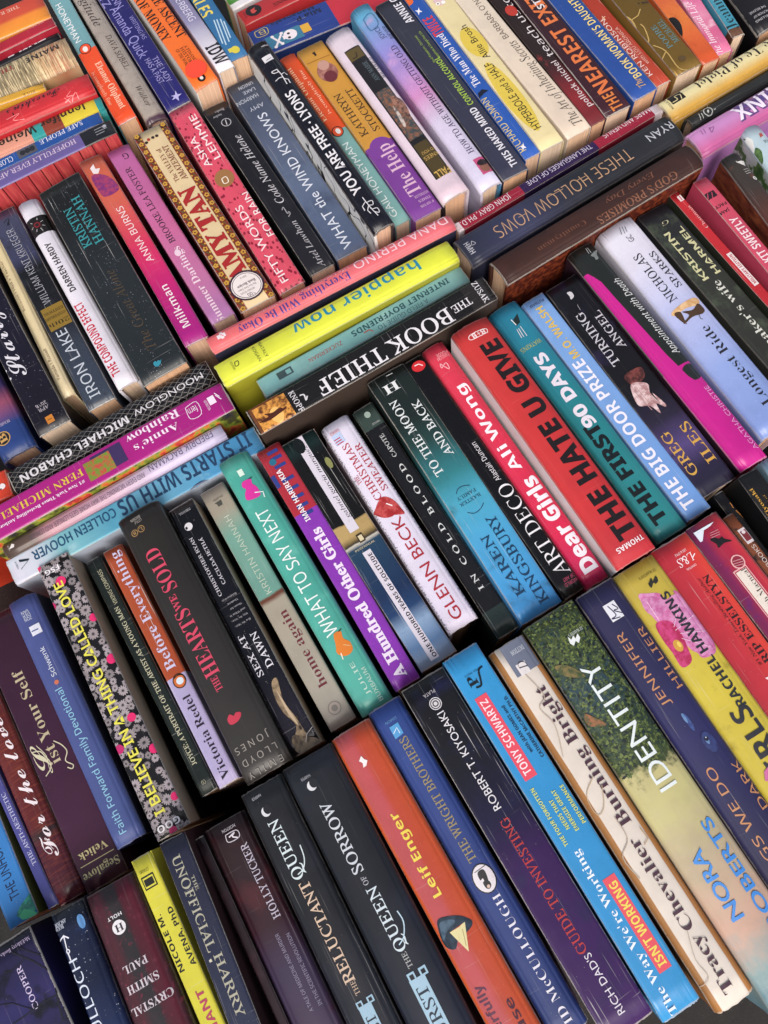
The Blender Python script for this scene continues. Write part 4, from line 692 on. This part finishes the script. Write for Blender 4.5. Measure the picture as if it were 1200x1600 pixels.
('h',(-1021,-1824,15488),(2120,293,1600),'l 0.281 20222c 0.641 1a1b20 0.892 1c1c20 1 24262a','nz=2a2c38,10,.5,.9;L=3a3a44;gl=.3','black hardcover with silver to copper title, Reluctant Queen',[('t','THE','r','b8a08c',853,147,84,30,0),('t','RELUCTANT','r','d0b49c',1192,158,610,65,0),('t','QUEEN','r','ccd8dc',1709,168,376,71,0),('e','d0d0d4',1962,177,31,31),('e','1c1c20',1971,162,31,28),('t','HARPER','s','a8a8b0',2065,196,64,18,1),('l','ccd8dc',7,[1690,78,1614,88,1563,119,1548,166]),('r','98b8cc',583,141,338,82,0),('t','HURST','r','1c2430',561,140,257,57,0),('r','98b8cc',761,95,37,40,0),('r','1a1b20',761,95,20,21,0),('r','98b8cc',762,165,37,39,0),('r','1a1b20',762,165,20,21,0)]),
('h',(-651,-1826,15468),(2120,361,1620),'l 0.177 1c2030 0.589 181a22 1 202228','nz=262a3c,10,.5,.9;gl=.3','broad blue-black hardcover with silver title, Queen of Sorrow',[('t','THE','r','a8a8a8',830,181,91,31,0),('t','QUEEN','r','c8d4dc',1078,183,387,67,0),('t','OF','r','a8a8b0',1318,195,52,32,0),('t','SORROW','r','c4c8d0',1599,204,453,68,0),('l','b8d0e0',7,[1084,105,1017,100,947,137,921,183]),('e','d0d0d4',1950,223,31,31),('e','1e2026',1960,205,31,28),('t','HARPER','s','a8a8b0',2010,236,64,18,1),('r','9cbcd0',509,178,434,100,0),('t','DURST','r','1c2838',492,180,370,66,0),('r','9cbcd0',740,126,48,47,0),('r','181a22',739,126,25,26,0),('r','9cbcd0',741,201,49,47,0),('r','181a22',740,200,28,26,0)]),
('h',(-317,-1815,15741),(2120,281,1600),'v 0 c8541c .1 c04a20 .45 b8442c .6 b84c50 .9 b85050 .96 e0601c 1 d8501c','gl=.22','coral orange glossy hardcover with yellow name and a small sailing boat',[('t','Leif Enger','S','e4cc40',1285,160,535,54,0),('t','I Cheerfully','S','5a3048',277,218,452,52,0),('t','Refuse','S','4a2030',180,97,373,51,0),('q','2c3c4c~1c2834',[906,234,906,189,870,108,816,58,787,67,771,118,768,172,727,218,751,260,801,268,862,255]),('q','4c6274~34485a',[890,225,879,167,854,144,834,208,795,258,856,246]),('p','d8cc94',[818,203,824,95,679,158]),('p','b03838',[819,198,825,104,818,140]),('l','8a7a50',3,[799,127,713,155]),('p','e8e0e0',[1920,184,1941,157,1914,149,1898,135,1874,157,1873,180,1899,169])]),
('h',(-80,-1792,15715),(2120,234,1560),'l 0.00274 22346c 0.601 2a3f80 1 2c468c','R=c8b8a0;gl=.5','royal blue hardcover with a white oval vignette between coral and black-purple spines',[('t','THE WRIGHT BROTHERS','r','94845a',1464,116,839,54,0),('t','DAVID McCULLOUGH','r','dcd8e4',349,102,957,53,0),('e','1c1a1c',934,110,88,71),('e','dcd4d8',934,110,81,64),('q','2a282a',[980,129,981,89,944,87,904,99,903,119,938,117,937,137]),('q','2a282a',[920,128,912,94,882,93,871,114,886,130]),('l','2a282a',4,[989,144,993,68]),('e','d0b0a0',885,111,10,10),('p','4a98d0',[1976,156,1977,92,1902,94,1894,157]),('l','dce8f0',5,[1929,152,1952,115,1913,114]),('t','SIMON','s','5a90c0',2008,125,81,16,1)]),
('p',(264,-1914,15758),(2250,315,1600),'l 0 3c1858 0.45 361850 0.58 1c1838 0.75 16161e 1 121214','nz=22244a,14,.5,.75;gl=.28','black to purple paperback with red and white capitals, Guide to Investing',[('t', "RICH DAD'S", 'g','dcd4e0',260,156,346,43,0),('t','GUIDE TO INVESTING','r','b43434',866,169,843,58,0),('t','ROBERT T. KIYOSAKI','g','e0dce0',1680,166,668,48,0),('e','d0ccd0',2074,163,40,40),('e','1c1a1e',2074,163,34,34),('e','d0ccd0',2074,163,28,28),('e','1c1a1e',2074,163,20,20),('e','d0ccd0',2074,163,13,13),('t','PLATA','s','c0bcc0',2148,165,82,22,1)]),
('p',(529,-1985,15749),(2341,254,1600),'l 0 2c90cc 0.5 2a8cc8 1 2c94d0','gl=.25', "sky blue glossy paperback with coral title boxes, Isn't Working", [('t', "The Way We're Working", 'R-','e4ecf4',501,170,976,47,0),('r','e0505c',496,83,562,84,0),('t', "ISN'T WORKING", 'S','e8d450',491,81,500,52,0),('r','e0485c',1753,163,575,86,0),('t','TONY SCHWARTZ','S-','f0e0e4',1751,164,516,51,0),('t','with JEAN GOMES and','S','1c3c58',1752,76,325,22,0),('t','CATHERINE McCARTHY PH.D.','S','1c3c58',1748,32,428,22,0),('t','THE FOUR FORGOTTEN','S','ccd468',1225,196,375,25,0),('t','NEEDS THAT','S','ccd468',1207,135,190,25,0),('t','ENERGIZE GREAT','S','ccd468',1210,92,263,25,0),('t','PERFORMANCE','S','ccd468',1217,31,249,25,0),('t','P','R','101820',2141,155,67,60,0),('l','101820',12,[2190,51,2180,84,2123,106,2092,123,2096,157]),('t','FREE PRESS','s','101820',2189,129,108,10,1)]),
('h',(820,-2094,15752),(2339,264,1620),'v 0 8a5420 .05 a86e34 .14 a86e34 .16 dcd0c4 .84 d8ccc0 .86 a87238 1 8a5820','orn=3','cream marbled hardcover with brown edges and plum serif lettering, Burning Bright',[('r','6a7084',2250,101,254,176,0),('r','dcd4d4',2154,126,78,67,0),('t','D','I','3a3a44',2174,119,58,54,0),('t','DUTTON','r','c8ccd4',2269,94,96,30,1),('t','Tracy Chevalier','R-','4a2c3a',527,134,919,70,0),('t','Burning Bright','R-','4a2c3a',1538,110,939,76,0),('l','b8a898',6,[2119,137,1947,108,1896,175,1763,153,1580,216]),('l','b8a080',5,[1396,125,1325,221,1204,229,1224,168,1330,109]),('l','b0a090',6,[1143,149,1008,153,934,236,791,219]),('l','b0a090',4,[438,149,291,200,186,191,159,271]),('l','b89870',6,[1018,54,945,46,929,88])]),
('h',(1211,-2299,15742),(2566,384,1640),'l 0 5a8090 0.1 88a0a0 0.2 c8a08c 0.35 b8a688 0.5 c0b87c 0.56 beb47c 0.585 3a4628 0.64 36462e 0.8 28404c 0.9 3c4a2a 1 44502e','nz=78843c,120,.48,.66;nzr=0.56,1;wob=.16;orn=4','thick hardcover with leafy trees above a golden sky, Identity',[('t','IDENTITY','g','dce4e4',1750,165,855,115,0),('t','NORA','g+','3a88d8',758,251,416,77,0),('t','ROBERTS','g+','3a88d8',742,93,673,68,0),('p','e0e4e4',[2382,174,2353,166,2369,139,2345,139,2366,108,2335,109,2311,135,2333,146,2313,172,2337,185]),('t', "ST MARTIN'S", 'r','c8d0c8',2381,113,105,19,1),('q','7a6a3c~3c4a28',[2267,346,2231,274,2136,219,2123,236,2183,323]),('q','96603c~4a5030',[1935,351,1893,317,1821,272,1819,306,1864,369])]),
('h',(1493,-1878,15607),(2135,283,1620),'l 0 22203c 0.5 26255a 0.8 23224a 1 26244a','gl=.5','indigo hardcover with copper capitals and a pale glowing eye',[('t','JENNIFER','s','bc8054',1548,181,521,50,0),('t','HILLIER','s','bc8054',1560,47,434,45,0),('t','THINGS WE DO','s','bc8054',417,190,906,52,0),('t','IN THE DARK','s','bc8054',457,34,743,48,0),('r','d8d8e0',1944,131,118,85,0),('l','23224a',7,[1989,145,1916,130,1907,169,1891,114]),('l','23224a',7,[1987,114,1944,95,1946,126,1907,87]),('e','3a5690~2c3c7a',1148,131,60,14),('e','6488b8~44649c',1178,139,33,9),('e','2c3c74~25285a',991,93,66,38),('e','5c7cac',1005,100,25,11),('e','10142c',1015,98,15,13),('e','c8d8f0',1022,97,4,4)]),
('h',(1814,-1872,15669),(2120,313,1620),'l 0.176 c0ac28 0.588 ccb830 1 b8a038','nz=a89428,40,.55,.8','mustard yellow hardcover with a pink hibiscus and dark capitals',[('q','c46098~d48ab8',[1932,254,1918,190,1881,129,1831,116,1812,55,1851,39,1822,10,1746,4,1700,-12,1611,-20,1499,-10,1408,34,1395,81,1413,140,1453,148,1489,170,1621,195,1722,244]),('q','d890bc~c870a8',[1813,116,1819,25,1710,6,1573,-4,1459,21,1421,134,1527,117,1688,109]),('q','a8184c~c83878',[1732,262,1707,181,1614,163,1507,181,1430,207,1426,277,1528,275,1624,279]),('q','cc88b4~b85890',[1904,249,1880,167,1806,146,1758,206,1816,263]),('e','c89428',1550,223,40,26),('e','e0c050',1553,214,20,10),('l','f0d0e4',3,[1637,183,1658,19]),('l','f0d0e4',3,[1606,169,1536,12]),('l','f0d0e4',3,[1576,179,1444,56]),('l','f0d0e4',3,[1659,179,1760,68]),('l','f0d0e4',3,[1738,232,1880,229]),('t','RACHEL HAWKINS','S','282a32',1462,105,819,62,0),('t','GIRLS','S','2c2c34',794,142,533,132,0),('p','c46098',[682,231,700,170,640,158,611,217,634,257]),('t', "ST MARTIN'S", 'r','4a4420',2023,123,130,17,1),('q','2a2a24',[1992,151,1969,153,1991,118,1967,119,1988,83,1954,88,1945,114,1957,124,1937,151,1953,158])]),
('p',(2109,-1788,15710),(2050,291,1560),'v 0 d43a28 .3 cc2c2c .6 bc2434 1 b02030','','bright red paperback with dark wide serif capitals and italic credit line',[('t','RIP ESSELSTYN','R','2a1418',1418,76,653,49,0),('t','#1 New York Times Bestselling Author','I','3a1418',1426,126,652,22,0),('t','L&S','I','f0dce0',1892,119,123,56,1),('t','LIFE & STYLE','s','f0dce0',1948,120,86,17,1),('t','CENTRAL','s','f0dce0',1833,118,76,14,1),('l','f0dce0',7,[1881,72,1897,43]),('p','f0dce0',[1024,157,1020,131,992,141])]),
('p',(2403,-1777,15839),(2050,255,1540),'v 0 6a4448 .1 c02c38 .35 a81c3c .6 a02040 .8 781c50 1 701844','nz=58206a,14,.6,.75','crimson and purple paperback with a cream ornate name plate',[('r','e0a8a8',1411,122,495,99,0),('r','a01c34',1406,122,487,87,0),('r','e0d4c8',1403,123,480,74,0),('e','e0a8a8',1697,101,49,44),('e','8a2038',1697,101,40,36),('l','e0a8a8',3,[1715,128,1699,63]),('l','e0a8a8',3,[1699,134,1683,73]),('l','e0a8a8',3,[1684,137,1668,82]),('t','Elizabeth Macneal','r-','3a2a28',1419,107,448,35,0),('q','141014',[1909,159,1906,126,1886,107,1886,81,1867,78,1830,46,1844,96,1837,146,1864,142]),('p','d4dce8',[2005,220,1998,64,1985,100,1984,153,1929,204,1931,220]),('l','c88890',4,[1946,134,1939,74]),('l','c88890',4,[1933,141,1922,75]),('l','c88890',4,[1917,144,1908,81])]),
('p',(2481,-1841,15637),(2050,77,1480),'l 0.642 8a4a28 1 7a3e20','nz=3a2420,60,.5,.65','thin rusty brown paperback with a white square mark',[('r','d8ccd0',1875,26,113,63,0),('r','7a2830',1877,29,78,43,0),('e','d8ccd0',1903,29,13,13),('t','BOOKS','s','d8c8c0',1715,33,172,28,0)]),
('p',(2533,-1675,15611),(2050,77,1440),'l 0.626 14110f 1 121012','','very dark paperback with a few orange strokes beside the red ones',[('l','7a4a1c',10,[1910,-6,1845,3,1779,-18]),('l','a86a28',6,[1950,16,1907,18]),('l','a86a28',6,[1887,15,1777,-7]),('t','U','s','34302c',1940,73,26,19,0)]),
('p',(2689,-1671,15160),(2050,162,1540),'l 0.57 16161a 1 141416','','black paperback with small gold name at the right edge above the rusty one',[('t','Kiyosaki','R','c8962c',1825,135,236,25,0),('t','author of','r','a87a28',1785,84,169,13,0)]),
('p',(2897,-1657,15193),(2050,149,1480),'l 0.568 6a88a0 1 7898ac','','grey-blue spine, only its corner showing at the right edge',[]),
('p',(-1767,3241,30557),(2050,232,1440),'l 0 e8401c 0.304 e0401c','','vermilion paperback end with a white eye dot left of the black lattice book',[('e','f0e4e4',56,135,26,24),('e','2a1814',69,151,7,7)]),
('h',(-79,3231,-31362),(1684,220,1460),'l 0 131114 1 141214','pat=lattice','black hardcover with fine white lattice lines, Moonglow',[('t','MOONGLOW','g','d8d4d8',367,123,585,51,0),('t','MICHAEL CHABON','S','d8d4d8',1161,134,892,63,0)]),
('p',(-63,2950,31380),(2050,246,1520),'l 0 a4127a 0.905 a8147c','Lp=bouquet','magenta paperback with gold and white serif lettering and a bouquet picture',[('t', "Annie's", 'R-','ecd8e8',598,144,361,56,0),('t','Rainbow','R-','ecd8e8',589,54,429,63,0),('t','FERN MICHAELS','R-','d8b830',1541,98,720,57,0),('t','#1 New York Times Bestselling Author','R','f0dcec',1535,169,676,24,0),('r','3a2858',975,113,244,163,0),('r','6a8a28~c04038',1056,126,210,149,0),('r','ecd8e8',121,102,53,66,0),('l','ecd8e8',7,[79,62,57,107]),('l','ecd8e8',7,[80,82,55,132]),('t','KENSINGTON','s','ecd8e8',166,120,85,20,1),('l','ecd8e8',5,[316,55,225,51,233,157,320,152,316,55]),('t','fern','s','ecd8e8',275,98,72,53,0)]),
('h',(-221,2697,31389),(1787,122,1460),'l 0 b4acc8 0.3 c4b4d0 0.55 b890a4 0.8 b07c88 0.88 5a4840 1 4a3c34','','slim mauve hardcover with dark condensed lettering, Every Morning',[('t','FREDRIK BACKMAN','s','4a4468',346,48,525,56,0),('t','AND EVERY MORNING THE WAY HOME GETS LONGER AND LONGER','s','5a4a58',1116,72,931,39,0),('p','e0d8d4',[1742,69,1712,39,1696,54,1707,71]),('t','ATRIA','s','c8c0bc',1742,59,40,12,1)]),
('p',(-17,2562,31300),(2025,207,1420),'l 0 3a80b0 0.2 4690bc 0.45 68a8c4 0.6 4c98b4 0.8 78b4bc 0.9 c8ccd8 1 d0ccdc','nz=b4d4dc,12,.55,.75;L=a4acbc','icy blue and white paperback with dark navy condensed capitals, Starts With Us',[('t','IT STARTS WITH US','S','1c3a5c',605,74,1069,124,0),('t','COLLEEN HOOVER','s+','1a4a6c',1502,75,660,70,0),('l','1c3458',22,[444,231,533,197,650,221,732,248]),('p','16242c',[1932,45,1859,74,1871,86,1933,64]),('l','3a4a54',4,[1944,119,1878,87]),('t','ATRIA','s','3a4a54',1960,76,64,12,1)]),
('h',(2118,3289,31120),(2115,159,1520),'l 0 e86a74 1 e8686c','L=34344c','coral pink hardcover with lilac and white lettering, Everything Will Be Okay',[('t','DANA PERINO','s','f4ccd4',443,56,811,80,0),('t','Everything Will Be Okay','R-','443a8c',1388,101,957,68,0),('t','Life Lessons for Young Women','s','f0b8c0',1301,37,822,26,0),('r','f0e0e4',1998,66,69,36,0),('r','f0e0e4',1994,60,70,23,3),('l','e86a74',6,[2001,48,1981,76])]),
('h',(1979,3081,31277),(2025,218,1540),'l 0 dce028 1 d8dc2c','L=a8a418;gl=.28','lemon yellow glossy hardcover with teal lowercase title, happier now',[('t','happier now','S-','188aa4',832,85,1083,107,0),('t','NATALY','s','3a4a20',1643,101,147,25,1),('t','KOGAN','s','3a4a20',1702,108,137,25,1),('l','3a4a20',6,[1876,86,1849,87,1857,121,1883,120,1876,86]),('t','SOUNDS','s','3a4a20',1899,104,79,15,1)]),
('p',(1978,2869,-31406),(1806,161,1440),'l 0 84b4b0 0.4 78aeae 1 7cb0b4','nz=a0c8c4,10,.55,.8','dusty teal paperback with dark teal capitals, a field guide',[('t','INTERNET BOYFRIENDS','S','285058',572,64,858,49,0),('t','A FIELD GUIDE TO','s','3a6468',584,127,441,38,0),('t','ZUCKERMAN','s','a84a3a',1242,79,284,34,0),('r','3a4e54',1589,70,125,61,0),('r','7aaeae',1560,71,40,37,0),('l','b05a4a',9,[918,102,871,100,848,126])]),
('p',(2018,2630,-31291),(2029,218,1580),'c 0 2a2626 0.1 1a1819 0.87 6a3a18 0.99 2a1c14','L=40342e;tv=.4','black hardcover-size paperback with large white serif title and sepia figure photo, Book Thief',[('t','THE','r','e0dce0',261,125,161,64,0),('t','BOOK THIEF','r','e0dce0',928,141,1135,125,0),('t','ZUSAK','r','d8d4d8',86,107,195,44,1),('t','KNOPF','r','d8d4d8',1677,130,177,42,1),('r','e09838~5a2c10',1858,137,264,225,0),('e','f0b860',1847,149,48,64),('q','4a1c0c',[1926,99,1865,118,1807,110,1784,131,1762,125,1768,141,1830,151,1923,159,1990,136,1907,130]),('l','d8d4d8',10,[1636,107,1606,117,1614,162,1590,137])]),
('p',(3805,6632,-31297),(2050,175,1200),'v 0 4a8a38 .6 4a8a38 .62 e0dce0 1 d8d4d8','','green and white spine end at the top edge',[]),
('p',(3814,6349,31263),(2050,200,1220),'l 0.501 b8282c 1 b4282c','','scarlet paperback end with a black round badge at the top edge',[('e','1c1210',1903,84,77,71),('p','c84038',[1930,66,1897,58,1873,55,1894,80,1876,102,1907,121,1932,113]),('t','WINNIE','s','2a1410',1624,134,196,44,0),('t','PENGUIN','s','5a1418',1994,86,84,18,1)]),
('p',(3767,5864,30400),(2050,359,1260),'c 0 c8283c 0.619 28408c','L=20346c','blue and red paperback with skull and crossbones bottle',[('t','Mia P.','S','141830',1485,94,261,55,0),('t','Manansala','S','141830',1608,27,423,49,0),('r','3a7a98',1770,243,334,154,0),('r','e0a828',1559,233,83,103,0),('e','f0e4e8',1712,235,63,60),('e','141420',1723,217,14,13),('e','141420',1732,266,14,13),('r','f0e4e8',1768,243,48,37,3),('l','f0e4e8',20,[1871,189,1812,311]),('l','f0e4e8',20,[1778,186,1883,317]),('e','f0e4e8',1869,185,16,16),('e','f0e4e8',1814,305,16,16),('e','f0e4e8',1780,185,16,16),('e','f0e4e8',1881,314,16,16),('l','c8b060',7,[1991,51,1878,41,1886,127,1987,125,1991,51]),('t','B','s','c8b060',1927,86,62,57,0)])]

def unpack(e):
    kind, pos, dim, ramp, op, label, items = e
    s = 1e-4; its = []
    for it in items:
        c = it[0]
        if c == 't': its.append(('t', it[1], it[2], it[3], it[4] * s, it[5] * s, it[6] * s, it[7] * s, it[8] * math.pi / 2))
        elif c == 'r': its.append(('r', it[1], it[2] * s, it[3] * s, it[4] * s, it[5] * s, it[6] * math.pi / 2))
        elif c in 'eK': its.append((c, it[1], *[q * s for q in it[2:6]]))
        else:
            flat = it[-1]; pts = [(flat[k] * s, flat[k + 1] * s) for k in range(0, len(flat), 2)]
            its.append(('p', it[1], pts) if c == 'p' else ('p', it[1], smooth_ring(pts)) if c == 'q' else ('l', it[1], it[2] * s, pts))
    r = ramp.split(); st = [(float(r[k]), r[k + 1]) for k in range(1, len(r), 2)]
    return dict(kind=kind, pos=(pos[0] * s, pos[1] * s, pos[2] * 1e-4), dim=tuple(q * s for q in dim), ramp=(r[0], st),
                op=dict(q.split('=') for q in op.split(';') if q), label=label, items=its)
for i, e in enumerate(DATA):
    make_book(unpack(e), i + 1)
